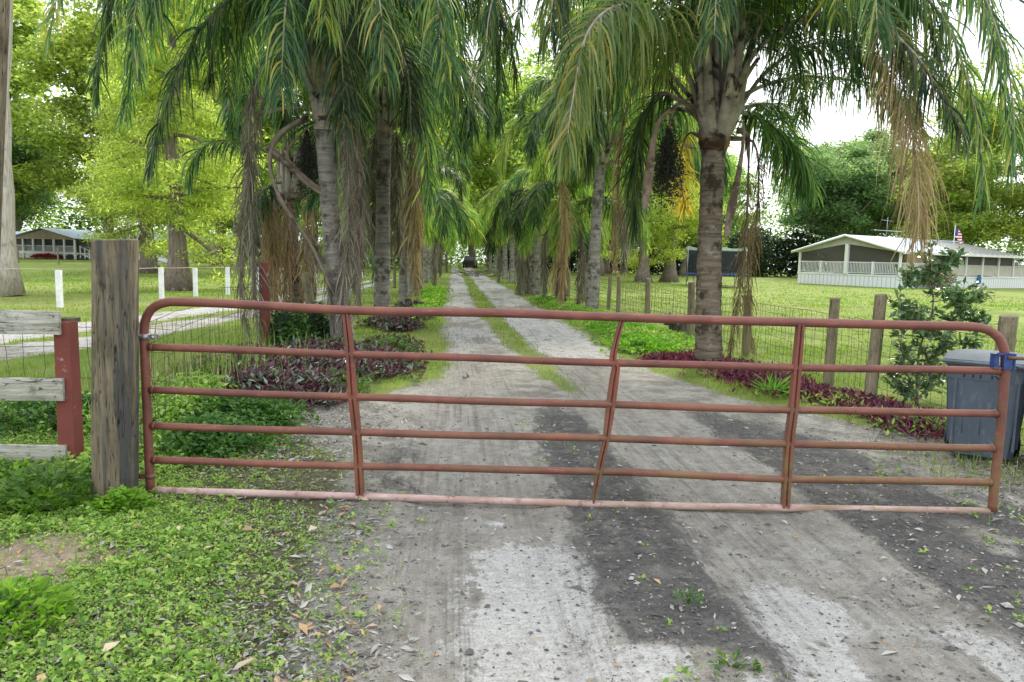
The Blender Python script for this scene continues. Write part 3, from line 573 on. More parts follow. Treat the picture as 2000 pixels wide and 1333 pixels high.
rails = [((290, 678), (690, 692), (1200, 709), (1560, 718), (1955, 725)), ((292, 762), (690, 776), (1200, 791), (1550, 801), (1950, 808)), ((294, 832), (700, 845), (1190, 857), (1545, 868), (1945, 876)), ((296, 899), (700, 911), (1180, 922), (1540, 936), (1940, 942))]
for r_ in rails:
    mb = MB(); p = catmull([gl(*q) for q in r_], 60); p[:, 2] += .002*np.sin(p[:, 0]*4+r_[0][1]); mb.tube(p, .025, 14)
    for e_, s_ in ((p[0], 1), (p[-1], -1)):     # weld beads
        mb.tube([e_+np.array([s_*.020, 0, 0]), e_+np.array([s_*.034, 0, 0])], [.030, .0245], 12)
    mb.build('rail', M['gate'], gate)
mb = MB(); p = catmull([gl(*q) for q in ((296, 957), (700, 969), (1200, 985), (1560, 992), (1937, 998))], 60); p[:, 2] -= .004; mb.tube(p, .0255, 14)
tag(mb.build('rail', M['gate_low'], gate), 'bottom rail faded to pale pink')
def channel(pts, wd, dp=.056, lab=None, tw=None):
    p = np.array([gl(*q) for q in pts]); p = catmull(p, 40) if len(pts) > 3 else p
    n = len(p); T = nrm(np.gradient(p, axis=0)); S = np.stack([T[:, 2], 0*T[:, 0], -T[:, 0]], 1)
    w = np.interp(np.linspace(0, 1, n), np.linspace(0, 1, len(wd)), wd)/2; a = np.interp(np.linspace(0, 1, n), np.linspace(0, 1, len(tw or [0])), tw or [0])
    prof = [(-1, .5), (-1, -.5), (-.25, -.5), (0, -.25), (.25, -.5), (1, -.5), (1, .5)]
    V = []
    for u, v in prof:
        off = S*(w*u)[:, None]*np.cos(a)[:, None]+np.array([0, 1, 0])*(dp*v+w*u*np.sin(a))[:, None]
        V.append(p+off)
    V = np.stack(V, 1); k = len(prof); i = np.arange(n-1)[:, None]*k; j = np.arange(k)[None, :]; j2 = (j+1) % k
    mb = MB(); mb.add(V, np.stack([i+j, i+j2, i+k+j2, i+k+j], -1).reshape(-1, 4)); 
    mb.add(V[-1], [[6, 5, 4, 3], [6, 3, 2, 1], [0, 6, 1, 1]][:2]); mb.add(V[0], [[3, 4, 5, 6], [1, 2, 3, 6]])
    o = mb.build('brace', M['gate_brace'], gate)
    if lab: tag(o, lab)
channel(((676, 614), (683, 680), (689, 770), (697, 850), (704, 966)), [.038, .05, .056, .052, .05])
channel(((1214, 628), (1204, 664), (1197, 702), (1203, 716), (1200, 738), (1193, 790), (1184, 855), (1173, 905), (1158, 982)), [.03, .032, .044, .06, .062, .05, .038, .044, .04, .016], .05, 'bent and buckled middle brace', [0, .3, .1, .5, .5, .2, .4, .3, .6, .9])
channel(((1563, 634), (1556, 717), (1549, 800), (1541, 868), (1533, 991)), [.042, .05, .052, .05, .048])
# hinge strap + eye bolt on the left, blue latch on the right
hz = gl(283, 658); mb = MB()
mb.tube([[hz[0], 0, hz[2]-.018], [hz[0], 0, hz[2]+.018]], .034, 14); mb.box((hz[0]+.05, -.012, hz[2]), (.07, .012, .034)); mb.box((hz[0]+.05, .012, hz[2]), (.07, .012, .034)); mb.tube([[hz[0]+.06, -.03, hz[2]], [hz[0]+.06, .03, hz[2]]], .011, 8)
mb.box((hz[0]-.05, 0, hz[2]-.005), (.05, .03, .03)); mb.tube(catmull([[hz[0]-.055, 0, hz[2]+.01], [hz[0]-.07, 0, hz[2]+.035], [hz[0]-.1, 0, hz[2]+.045], [hz[0]-.14, .02, hz[2]+.05]], 12), .008, 8)
mb.build('hinge', M['steel'], gate)
hz = gl(293, 930); mb = MB(); mb.tube([[hz[0], 0, hz[2]-.014], [hz[0], 0, hz[2]+.014]], .033, 12); mb.box((hz[0]-.05, 0, hz[2]), (.05, .028, .035)); mb.tube([[hz[0]-.06, 0, hz[2]], [hz[0]-.14, .02, hz[2]-.02]], .009, 8); mb.build('hinge', M['rustysteel'], gate)
lz = gl(1960, 706); mb = MB()
mb.box((lz[0]+.006, -.036, lz[2]), (.06, .012, .1)); mb.box((lz[0]-.06, 0, lz[2]+.005), (.03, .05, .09)); mb.box((lz[0]-.02, -.035, lz[2]+.052), (.09, .014, .014)); mb.box((lz[0]+.05, 0, lz[2]), (.012, .075, .11))
la = mb.build('latch', M['bluepaint'], gate)
mb = MB(); mb.tube([[lz[0]+.0, -.045, lz[2]+.028], [lz[0]+.115, -.045, lz[2]+.026]], .012, 10); mb.tube([[lz[0]-.08, -.02, lz[2]-.045], [lz[0]+.07, -.02, lz[2]-.047]], .007, 8); mb.build('latch_pin', M['rustysteel'], la)
# ------------------------------------------------------------------ posts
def post(name, loc, r0, r1, h, mat, label=None, cat=None, lean=(0, 0), seg=24, parent=None, rough=.03, square=False, group=None):
    n = max(8, int(h/.06)); zz = np.linspace(-.1, h, n)
    P = np.stack([lean[0]*zz, lean[1]*zz, zz], 1)
    mb = MB()
    if square: seg = 4
    th = np.arange(seg)*2*pi/seg+(pi/4 if square else 0)
    R = np.interp(zz, [0, h], [r0, r1])*(1.414 if square else 1)
    an = 1+rough*np.sin(th*3+1)+rough*.6*np.sin(th*7+4)
    rr = R[:, None]*an[None]*(1+rough*.5*np.sin(zz*3+.5)[:, None])
    V = np.stack([P[:, 0:1]+rr*np.cos(th), P[:, 1:2]+rr*np.sin(th), np.broadcast_to(zz[:, None], rr.shape)+0], -1)
    # uneven sawn top
    V[-1, :, 2] += rough*.25*np.sin(th+1)
    i = np.arange(n-1)[:, None]*seg; j = np.arange(seg)[None]; j2 = (j+1) % seg
    mb.add(V, np.stack([i+j, i+j2, i+seg+j2, i+seg+j], -1).reshape(-1, 4), 0, not square)
    top = V[-1]; ins = (top-top.mean(0))*.9+top.mean(0)+np.array([0, 0, r1*.06])
    T = np.vstack([top, ins, ins.mean(0)[None]]); j = np.arange(seg); j2 = (j+1) % seg
    mb.add(T, np.stack([j, j2, seg+j2, seg+j], 1)); mb.add(T, np.stack([seg+j, seg+j2, np.full(seg, 2*seg)], 1))
    o = mb.build(name, mat, parent); o.location = (loc[0], loc[1], float(height(loc[0], loc[1])) if parent is None else loc[2] if len(loc) > 2 else 0)
    if label: tag(o, label, cat, group)
    return o
pw = gp(224, 975)
post('gate_post', pw, .137, .135, 1.70, M['postwood'], 'thick round weathered wooden post that the gate hangs on', 'post', (.035, 0), 40, rough=.025)
# board fence with its red post
rp = gp(136, 908); bf = tag(empty('board_fence', (rp[0], rp[1], float(height(rp[0], rp[1]))), -_S), 'old board fence with three peeling whitish boards on a red square post', 'fence')
pp = post('post', (-.01, .045, 0), .062, .058, 1.05, M['redwood'], parent=bf, square=True, rough=.01); 
mb = MB()
for k in range(1): mb.box((-.01, .045, 1.06), (.125, .12, .03))
mb.build('post_cap', M['bark_dark'], pp)
def gpx(py_t, py_b):   # board heights measured against the post's plane
    d = rp[1]-.05; return at(70, py_t, d)[2]-rp[2], at(70, py_b, d)[2]-rp[2]
for (yt, yb, xr, sl) in ((606, 652, -.005, .004), (738, 782, .0, .012), (870, 916, .0, .006)):
    zt, zb = gpx(yt, yb); zt -= .045; zb -= .045; zc = (zt+zb)/2; hh = (zt-zb)/2; n = 46; mb = MB(); xs = np.linspace(-1.75, .0+xr, n)
    e1 = .004*(fbm(xs*3, xs*0+yt, 2, 3)-.5)*2; e2 = .006*(fbm(xs*3, xs*0+yb, 2, 3)-.5)*2
    dz = sl*xs
    V = np.stack([np.stack([xs, np.full(n, -.045), zc+dz-hh+e2], 1), np.stack([xs, np.full(n, -.045), zc+dz+hh+e1], 1), np.stack([xs, np.full(n, -.018), zc+dz+hh+e1], 1), np.stack([xs, np.full(n, -.018), zc+dz-hh+e2], 1)], 1)
    i = np.arange(n-1)[:, None]*4; j = np.arange(4)[None]; j2 = (j+1) % 4
    mb.add(V, np.stack([i+j, i+4+j, i+4+j2, i+j2], -1).reshape(-1, 4)); mb.add(V[-1], [[0, 1, 2, 3]]); mb.add(V[0], [[3, 2, 1, 0]])
    mb.build('board', M['boardwood'], bf)
    mb = MB()
    for q in (-.045, -.06): mb.tube([[-.0+q, -.05, zc+hh*(.55 if q == -.045 else -.6)], [q, -.044, zc+hh*(.55 if q == -.045 else -.6)]], .006, 8)
    mb.build('nail', M['rustysteel'], bf)
def wavy(a, b, n, amp, r, mb, seg=4):
    a = np.array(a, float); b = np.array(b, float); t_ = np.linspace(0, 1, n)[:, None]
    p = a+(b-a)*t_+np.cumsum(rng.normal(0, amp, (n, 3)), 0)*(t_*(1-t_)*4)
    mb.tube(p, r, seg, cap=False); return p
mb = MB()
for z_ in (.28, .43, .62, .84, 1.02): wavy((-1.75, .13, z_), (.75, .12, z_-.02), 30, .006, .0022, mb)
for k in range(15): x_ = -1.7+k*.165; wavy((x_, .13, .2), (x_+rng.normal(0, .02), .12, 1.08), 14, .006, .0022, mb)
mb.build('wire_mesh', M['wire'], bf)
# left wire fence running away from us
lf = tag(empty('wire_fence', (0, 0, 0)), 'rusty wire fence on mixed posts running beside the left palms', 'fence')
lp = [(-3.05, 12.3, .085, 1.42, 'redwood', (0, 0)), (-2.85, 15.6, .10, 1.25, 'postsmall', (-.14, 0)), (-2.95, 23.6, .075, 1.2, 'postsmall', (0, 0)), (-2.95, 30.5, .08, 1.2, 'postsmall', (0, 0)), (-2.95, 38, .08, 1.2, 'postsmall', (0, 0))]
for (x_, y_, r_, h_, m_, ln) in lp:
    o = post('post', (x_, y_, float(height(x_, y_))), r_, r_*.92, h_, M[m_], lean=ln, parent=lf, rough=.03)
    if m_ == 'redwood': tag(o, 'round post painted red')
mb = MB(); prev = (-2.35, 5.95)
ch = [(-2.35, 5.6), (-2.75, 9.0), (-3.08, 12.25), (-2.95, 15.6), (-2.95, 23.6), (-2.95, 30.5)]
for a_, b_ in zip(ch[:-1], ch[1:]):
    za, zb = float(height(*a_)), float(height(*b_)); sag = .10 if a_[1] < 6 else 0
    for z_ in (.15, .32, .5, .68, .86, 1.04): wavy((a_[0], a_[1], za+z_), (b_[0], b_[1], zb+z_-sag), 26, .005, .0022+.00008*b_[1], mb)
    L_ = b_[1]-a_[1]; nn = int(L_/.17)
    if a_[1] < 14:
        for k in range(nn):
            q = k/nn; wavy((a_[0]+(b_[0]-a_[0])*q, a_[1]+L_*q, za+.1), (a_[0]+(b_[0]-a_[0])*q, a_[1]+L_*q, za+1.03-sag*q), 8, .006, .0022, mb)
mb.build('wire_mesh', M['wire'], lf)
# right wire fence
rf = tag(empty('wire_fence', (0, 0, 0)), 'woven wire fence on round wooden posts along the right lawn', 'fence')
rposts = [(5.35, 6.75, .085, 1.22), (5.10, 8.52, .072, 1.33), (5.25, 9.82, .07, 1.22), (5.3, 12.9, .07, 1.1), (5.21, 15.75, .08, 1.22), (5.26, 19.6, .075, 1.2), (5.2, 22.9, .07, 1.15), (4.9, 23.0, .06, 1.15), (5.2, 26.3, .075, 1.15), (5.2, 29, .075, 1.15), (5.2, 33, .08, 1.15), (5.2, 38, .08, 1.15), (5.2, 44, .09, 1.15), (5.2, 52, .09, 1.15)]
for k, (x_, y_, r_, h_) in enumerate(rposts):
    post('post', (x_, y_, float(height(x_, y_))), r_, r_*.95, h_, M['postsmall'], lean=(rng.normal(0, .015) if y_ > 9 else .03, 0), parent=rf, rough=.04)
mb = MB()
rc = [(5.7, 3.0), (5.5, 6.75), (5.18, 8.52), (5.33, 9.82), (5.38, 12.9), (5.3, 15.75), (5.34, 19.6), (5.28, 22.9), (5.28, 26.3), (5.28, 33), (5.28, 44)]
for a_, b_ in zip(rc[:-1], rc[1:]):
    za, zb = float(height(*a_)), float(height(*b_)); L_ = b_[1]-a_[1]
    for z_ in np.linspace(.08, .98, 8): wavy((a_[0], a_[1], za+z_), (b_[0], b_[1], zb+z_), 22, .006, .0018+.00012*b_[1], mb)
    if a_[1] < 22:
        nn = int(L_/.15)
        for k in range(nn):
            q = k/nn; x_, y_ = a_[0]+(b_[0]-a_[0])*q, a_[1]+L_*q; wavy((x_, y_, za+.06), (x_+rng.normal(0, .01), y_, za+1.0), 7, .008, .0018+.0001*y_, mb)
mb.build('wire_mesh', M['wire'], rf)
# white posts beyond the left lane
wf = tag(empty('post_fence', (0, 0, 0)), 'row of square white posts joined by one pale wire across the left lawn', 'fence')
wpp = [(-10.86, 21.44), (-9.79, 25.85), (-9.29, 27.67), (-8.66, 29.4), (-8.1, 31.6), (-7.75, 34.4), (-7.5, 37.2), (-7.25, 40), (-7.0, 43.2), (-6.8, 46.5), (-6.6, 50), (-6.5, 54)]
for (x_, y_) in wpp: post('post', (x_, y_, float(height(x_, y_))), .065, .065, 1.05+rng.normal(0, .02), M['whitepost'], parent=wf, square=True, rough=.004)
mb = MB(); q = [(-17, 19.5)]+wpp
for a_, b_ in zip(q[:-1], q[1:]): mb.tube([(a_[0], a_[1], 1.04), ((a_[0]+b_[0])/2, (a_[1]+b_[1])/2, 1.025), (b_[0], b_[1], 1.04)], .006+.0001*b_[1], 4)
mb.build('wire', M['wire_pale'], wf)
pf = tag(empty('pasture_fence', (0, 0, 0)), 'thin far pasture fence of pale stakes before the white house on the left', 'fence')
for (px, py, hh) in ((36, 514, 1.5), (114, 517, 1.6), (222, 520, 1.5), (409, 517, 1.5)):
    p = gp(px, py); post('stake', (p[0], p[1], 0), .09, .08, hh, M['postsmall'], parent=pf, rough=.02)
# ------------------------------------------------------------------ wheeled bins
def binmat(name, c):
    t = NT(name); co = t.coord(); n = t.noise(co, 3.5, 5, .65); n2 = t.noise(t.map(co, (6, 6, 1.5)), 4, 5, .7)
    cc = t.mix(t.mr(n, .35, .65), tuple(x*.75 for x in c), c); cc = t.mix(t.math('MULTIPLY', t.mr(n2, .55, .72), .45), cc, (.26, .27, .27))
    return t.done(t.bsdf(cc, .62, 0, t.bump(t.noise(co, 60, 3), .15, .004), .35))
M['bin'] = binmat('grey_blue_bin_plastic', (.085, .108, .135)); M['binlid'] = binmat('bin_lid_plastic', (.125, .15, .168)); M['ink'] = simple('black_lettering', (.012, .014, .018), .7, 0, .1, 20); M['tyre'] = simple('tyre_rubber', (.015, .015, .015), .85, 0, .2, 20)
M['scrawl'] = simple('faded_scrawl_paint', (.16, .13, .13), .85, 0, .5, 40)
def make_bin(loc, rz, label, marks):
    root = tag(empty('wheeled_bin', (loc[0], loc[1], float(height(loc[0], loc[1]))), rz), label, 'bin', 'wheeled bins by the gate'); root.scale = (1, 1, .95)
    # local: front face -Y, width X .58, depth .62, height .93
    mb = MB(); zs = [.05, .12, .74, .76, .86, .90]; ws = [.46, .48, .57, .585, .60, .62]; ds = [.44, .47, .60, .61, .63, .65]
    V = []
    for z_, w_, d_ in zip(zs, ws, ds):
        c = .045; x_, y_ = w_/2, d_/2
        V.append([[-x_+c, -y_, z_], [x_-c, -y_, z_], [x_, -y_+c, z_], [x_, y_-c, z_], [x_-c, y_, z_], [-x_+c, y_, z_], [-x_, y_-c, z_], [-x_, -y_+c, z_]])
    V = np.array(V); i = np.arange(len(zs)-1)[:, None]*8; j = np.arange(8)[None]; j2 = (j+1) % 8
    mb.add(V, np.stack([i+j, i+j2, i+8+j2, i+8+j], -1).reshape(-1, 4)); mb.add(V[0], [[7, 6, 5, 4, 3, 2, 1, 0]])
    for s_ in (-1, 1):  # moulded ribs on both faces and sides
        mb.box((s_*.225, -.292, .45), (.018, .02, .62), ax=[[1, 0, 0], [0, 1, 0], [0, -.1, 1]])
        for s2 in (-.14, .14): mb.box((s_*.272, s2, .45), (.02, .018, .62), ax=[[1, 0, 0], [0, 1, 0], [s_*.07, 0, 1]])
    for a_, b_ in (((-.15, .62), (-.02, .62)), ((-.15, .62), (-.15, .25)), ((-.02, .62), (-.02, .25))):
        yy = lambda z: -(.225+.1*(z-.12))-.004
        mb.tube([[a_[0], yy(a_[1])-.002, a_[1]], [b_[0], yy(b_[1])-.002, b_[1]]], .007, 6)
    body = mb.build('body', M['bin'], root)
    mb = MB(); z0 = .905; n = 9; xs = np.linspace(-.33, .33, n); ys = np.linspace(-.36, .34, n); XX, YY = np.meshgrid(xs, ys, indexing='ij')
    ZZ = z0+.03+.055*np.clip(1-(XX/.33)**4, 0, 1)*np.clip(1-((YY)/.36)**4, 0, 1)
    V = np.stack([XX, YY, ZZ], -1).reshape(-1, 3); i = (np.arange(n-1)[:, None]*n+np.arange(n-1)[None]).ravel(); mb.add(V, np.stack([i, i+n, i+n+1, i+1], 1), 0, True)
    rim = np.array([[-.33, -.36], [.33, -.36], [.33, .34], [-.33, .34]]); R_ = np.vstack([np.c_[rim, np.full(4, z0+.03)], np.c_[rim*1.0, np.full(4, z0-.012)]]); mb.add(R_, [[0, 4, 5, 1], [1, 5, 6, 2], [2, 6, 7, 3], [3, 7, 4, 0], [7, 6, 5, 4]])
    mb.tube([[-.36, -.37, z0+.01], [.36, -.37, z0+.01]], .012, 8); 
    mb.build('lid', M['binlid'], root)
    mb = MB(); mb.tube([[-.25, .34, .86], [-.25, .41, .87], [.25, .41, .87], [.25, .34, .86]], .014, 8); mb.build('handle', M['bin'], root)
    for s_ in (-1, 1):
        mb = MB(); mb.tube([[s_*.235, .22, .11], [s_*.285, .22, .11]], .11, 22); w_ = mb.build('wheel', M['tyre'], root)
        mb = MB(); mb.tube([[s_*.284, .22, .11], [s_*.292, .22, .11]], .055, 16); mb.build('hub', M['bin'], w_)
    if marks == 'text':
        for tx, dx in (('T', -.2), ('H', -.115), ('K', .02)):
            cu_ = bpy.data.curves.new('lettering', 'FONT'); cu_.body = tx; cu_.size = .11; cu_.extrude = .0015
            o = bpy.data.objects.new('lettering', cu_); col.objects.link(o); dg = bpy.context.evaluated_depsgraph_get(); m_ = bpy.data.meshes.new_from_object(o.evaluated_get(dg)); bpy.data.objects.remove(o)
            o = bpy.data.objects.new('lettering', m_); col.objects.link(o); m_.materials.clear(); m_.materials.append(M['ink']); o.parent = body
            o.location = (dx, -.3115, .775); o.rotation_euler = (rad(84), 0, 0)
    else:
        mb = MB(); yy = lambda z: -(.2385+.1049*(z-.12))-.001
        J = [(-.02, .76), (-.03, .70), (.02, .66), (.08, .665), (.1, .70)]; O = [(.03+.055*cos(a), .46+.09*sin(a)) for a in np.linspace(0, 2*pi, 18)]
        for q in (J, O):
            pts = catmull([(a, yy(b), b) for a, b in q], 40); mb.tube(pts, .011, 6, flat=1)
        mb.build('lettering', M['scrawl'], body)
    return root
b1 = gp(1905, 888); b2 = gp(2010, 905)
make_bin((b1[0]+.03, b1[1]-.02), rad(-38), 'grey blue wheeled bin, the left one of two behind the free end of the gate', 'text')
make_bin((b2[0]+.14, b2[1]-.22), rad(-44), 'grey blue wheeled bin with scrawled marks, cut by the right edge of the photo', 'scrawl')
# ------------------------------------------------------------------ queen palms
def frond(ctrl, name='frond', mats=('rachis', 'palm'), n=105, L=.85, w=.036, bare=.22, g=.5, K=5, r0=.06, r1=.022, parent=None, flatb=1.0, messy=.0, label=None, seedv=None, seg=7, taper=.75, endf=1.0):
    P = catmull(ctrl, 46); T = nrm(np.gradient(P, axis=0)); m = len(P)
    s = np.linspace(0, 1, m)
    h = P[-1]-P[0]; h = h*np.array([1, 1, 0])
    if np.linalg.norm(h) < .35: a_ = rng.random()*6.28; h = np.array([cos(a_), sin(a_), 0])
    h = nrm(h); b0 = np.array([-h[1], h[0], 0])
    mb = MB()
    rr = np.interp(s, [0, .06, bare*.8, .5, 1], [r0*1.15, r0, r0*.42, r1*.75, .005])
    mb.tube(P, rr, seg, 0, True, flatb)
    N = 2*n; side = np.tile([1, -1], n); q = (np.repeat(np.arange(n), 2)+rng.random(N)*.9)/n
    ss = bare+(1-bare)*q*endf
    p = np.stack([np.interp(ss, s, P[:, k]) for k in range(3)], 1); t_ = nrm(np.stack([np.interp(ss, s, T[:, k]) for k in range(3)], 1))
    b = nrm(b0-t_*(t_@b0)[:, None]); u = np.cross(t_, b); u = u*np.where((u@np.array([0, 0, 1.])) < 0, -1, 1)[:, None]
    ph = rng.normal(.12, .42+messy, N); fa = rng.normal(.55, .14, N)+.25*q
    d = (b*(side*np.cos(ph))[:, None]+u*np.sin(ph)[:, None])*np.cos(fa)[:, None]+t_*np.sin(fa)[:, None]
    d = nrm(d+rng.normal(0, .08+messy*.3, (N, 3)))
    LL = L*np.interp(q, [0, .12, .35, .7, 1], [.55, .85, 1, .85, .42])*rng.uniform(.62, 1.15, N)*np.where(rng.random(N) < .07, .35, 1)
    gg = g*rng.uniform(.35, 1.7, N); gap = vnoise(q*13+rng.random()*90, side*3.3+50) < .2; w = w*np.where(gap, .25, rng.uniform(.6, 1.25, N))[:, None]
    wv = nrm(t_-d*np.sum(t_*d, 1)[:, None]+rng.normal(0, .35, (N, 3)))
    pts = [p]; dirs = []
    cur = p.copy()
    for k in range(K):
        d = nrm(d+np.array([0, 0, -1.])*gg[:, None]*(.5+.5*k/K*2)+rng.normal(0, .03+messy*.12, (N, 3)))
        cur = cur+d*(LL/K)[:, None]; pts.append(cur)
    prof = np.interp(np.linspace(0, 1, K+1), [0, .15, .5, .85, 1], [.5, .95, 1, .55, .06])
    V = np.stack([np.stack([pts[k]-wv*(w*prof[k]/2), pts[k]+wv*(w*prof[k]/2)], 1) for k in range(K+1)], 1)   # N,K+1,2,3
    i = (np.arange(N)*(K+1)*2)[:, None]+(np.arange(K)*2)[None]
    mb.add(V.reshape(-1, 3), np.stack([i, i+1, i+3, i+2], -1).reshape(-1, 4), 1)
    o = mb.build(name, [M[mats[0]], M[mats[1]]], parent)
    if label: tag(o, label)
    return o
def ptrunk(ctrl, r0, r1, mat, parent, step=.05):
    C = catmull(ctrl, 40); Ltot = np.linalg.norm(np.diff(C, axis=0), axis=1).sum(); n = int(Ltot/step)+2
    C = catmull(ctrl, n); s = np.linspace(0, 1, n); seg = 26
    R = (r1+(r0-r1)*np.exp(-s*Ltot*1.4*.9)*1.0+(r0*.06)*np.sin(s*5+1))*(1+.028*np.where(np.arange(n) % 3 == 0, -1, .5))
    th = np.arange(seg)*2*pi/seg
    nz = fbm(np.cos(th)[None]*1.5+s[:, None]*Ltot*3, np.sin(th)[None]*1.5+s[:, None]*2, 1.3, 3)
    rr = R[:, None]*(1+(nz-.5)*.14)
    V = np.stack([C[:, 0:1]+rr*np.cos(th), C[:, 1:2]+rr*np.sin(th), C[:, 2:3]+0*rr], -1)
    i = np.arange(n-1)[:, None]*seg; j = np.arange(seg)[None]; j2 = (j+1) % seg
    mb = MB(); mb.add(V, np.stack([i+j, i+j2, i+seg+j2, i+seg+j], -1).reshape(-1, 4), 0, True)
    mb.tube([C[-1]-np.array([0, 0, .05]), C[-1]+np.array([0, 0, .9])], [r1*.95, r1*.4], 12)
    return mb.build('trunk', mat, parent)
def pxs(lst): return [at(a, b, c) for a, b, c in lst]
# right near palm
RP = gp(1385, 708); RP[2] = float(height(RP[0], RP[1]))
pr = tag(empty('queen_palm', (0, 0, 0)), 'big palm with clear grey ringed trunk right of the drive, nearest on that side', 'palm', 'queen palms lining the drive')
top = at(1394, 268, 11.86)
ptrunk([RP-np.array([0, 0, .1]), at(1384, 560, 11.86), at(1389, 400, 11.86), top], .215, .196, M['ptrunk'], pr)
mb = MB(); a_ = at(1394, 296, 11.86); mb.tube([a_, a_+np.array([0, 0, .12]), a_+np.array([0, 0, .3]), a_+np.array([0, 0, .5])], [.2, .245, .26, .2], 20); mb.build('crown_fibre', M['fibre'], pr)
def boot(cx, cy, Y_, ang, tilt, w_, h_, parent):
    """leaf base clasping the trunk: a tapering curved shield"""
    base = at(cx, cy, Y_); n = 12; s = np.linspace(0, 1, n); mb = MB(); a0 = ang
    m_ = 9; th = np.linspace(-1, 1, m_); V = []
    for k in range(n):
        ww = w_*np.interp(s[k], [0, .25, .6, 1], [1.25, 1.0, .5, .22]); out = .19*(1-s[k]*.25)+tilt*s[k]**1.6*h_
        for q in th:
            a = a0+q*ww/.24; rr_ = out+.0*abs(q)
            V.append([base[0]+cos(a0)*(out-.0)-sin(a0)*q*ww*.95-cos(a0)*(q*q)*ww*.75, base[1]+sin(a0)*(out)+cos(a0)*q*ww*.95-sin(a0)*(q*q)*ww*.75, base[2]+s[k]*h_])
    V = np.array(V); i = (np.arange(n-1)[:, None]*m_+np.arange(m_-1)[None]).ravel(); V2 = V-np.tile(np.array([cos(a0), sin(a0), 0])*.035, (len(V), 1))
    mb.add(V, np.stack([i, i+1, i+m_+1, i+m_], 1), 0, True); mb.add(V2, np.stack([i+m_, i+m_+1, i+1, i], 1), 0, True)
    e = np.r_[np.arange(n)*m_]; e2 = e+m_-1; W = np.vstack([V, V2]); k = len(V)
    for ed in (e, e2): mb.add(W, np.stack([ed[:-1], ed[1:], ed[1:]+k, ed[:-1]+k], 1))
    return mb.build('leaf_base', M['boot'], parent)
for (ang, tl, w_, h_, dz) in ((-1.6, .12, .16, 1.3, -38), (-.5, .42, .15, 1.2, -20), (-2.7, .40, .15, 1.2, -20), (-1.05, .22, .12, 1.3, -62), (-2.15, .24, .12, 1.3, -64), (.3, .32, .15, 1.0, -10), (3.0, .33, .14, 1.0, -10), (-1.2, .12, .15, 1.5, -95), (-2.0, .14, .14, 1.5, -100), (-.2, .26, .13, 1.3, -80), (2.7, .24, .13, 1.3, -80), (1.6, .2, .16, 1.2, -20), (1.2, .2, .14, 1.4, -80)):
    boot(1394, 292+dz, 11.86, ang, tl, w_, h_, pr)
Y0 = 11.86
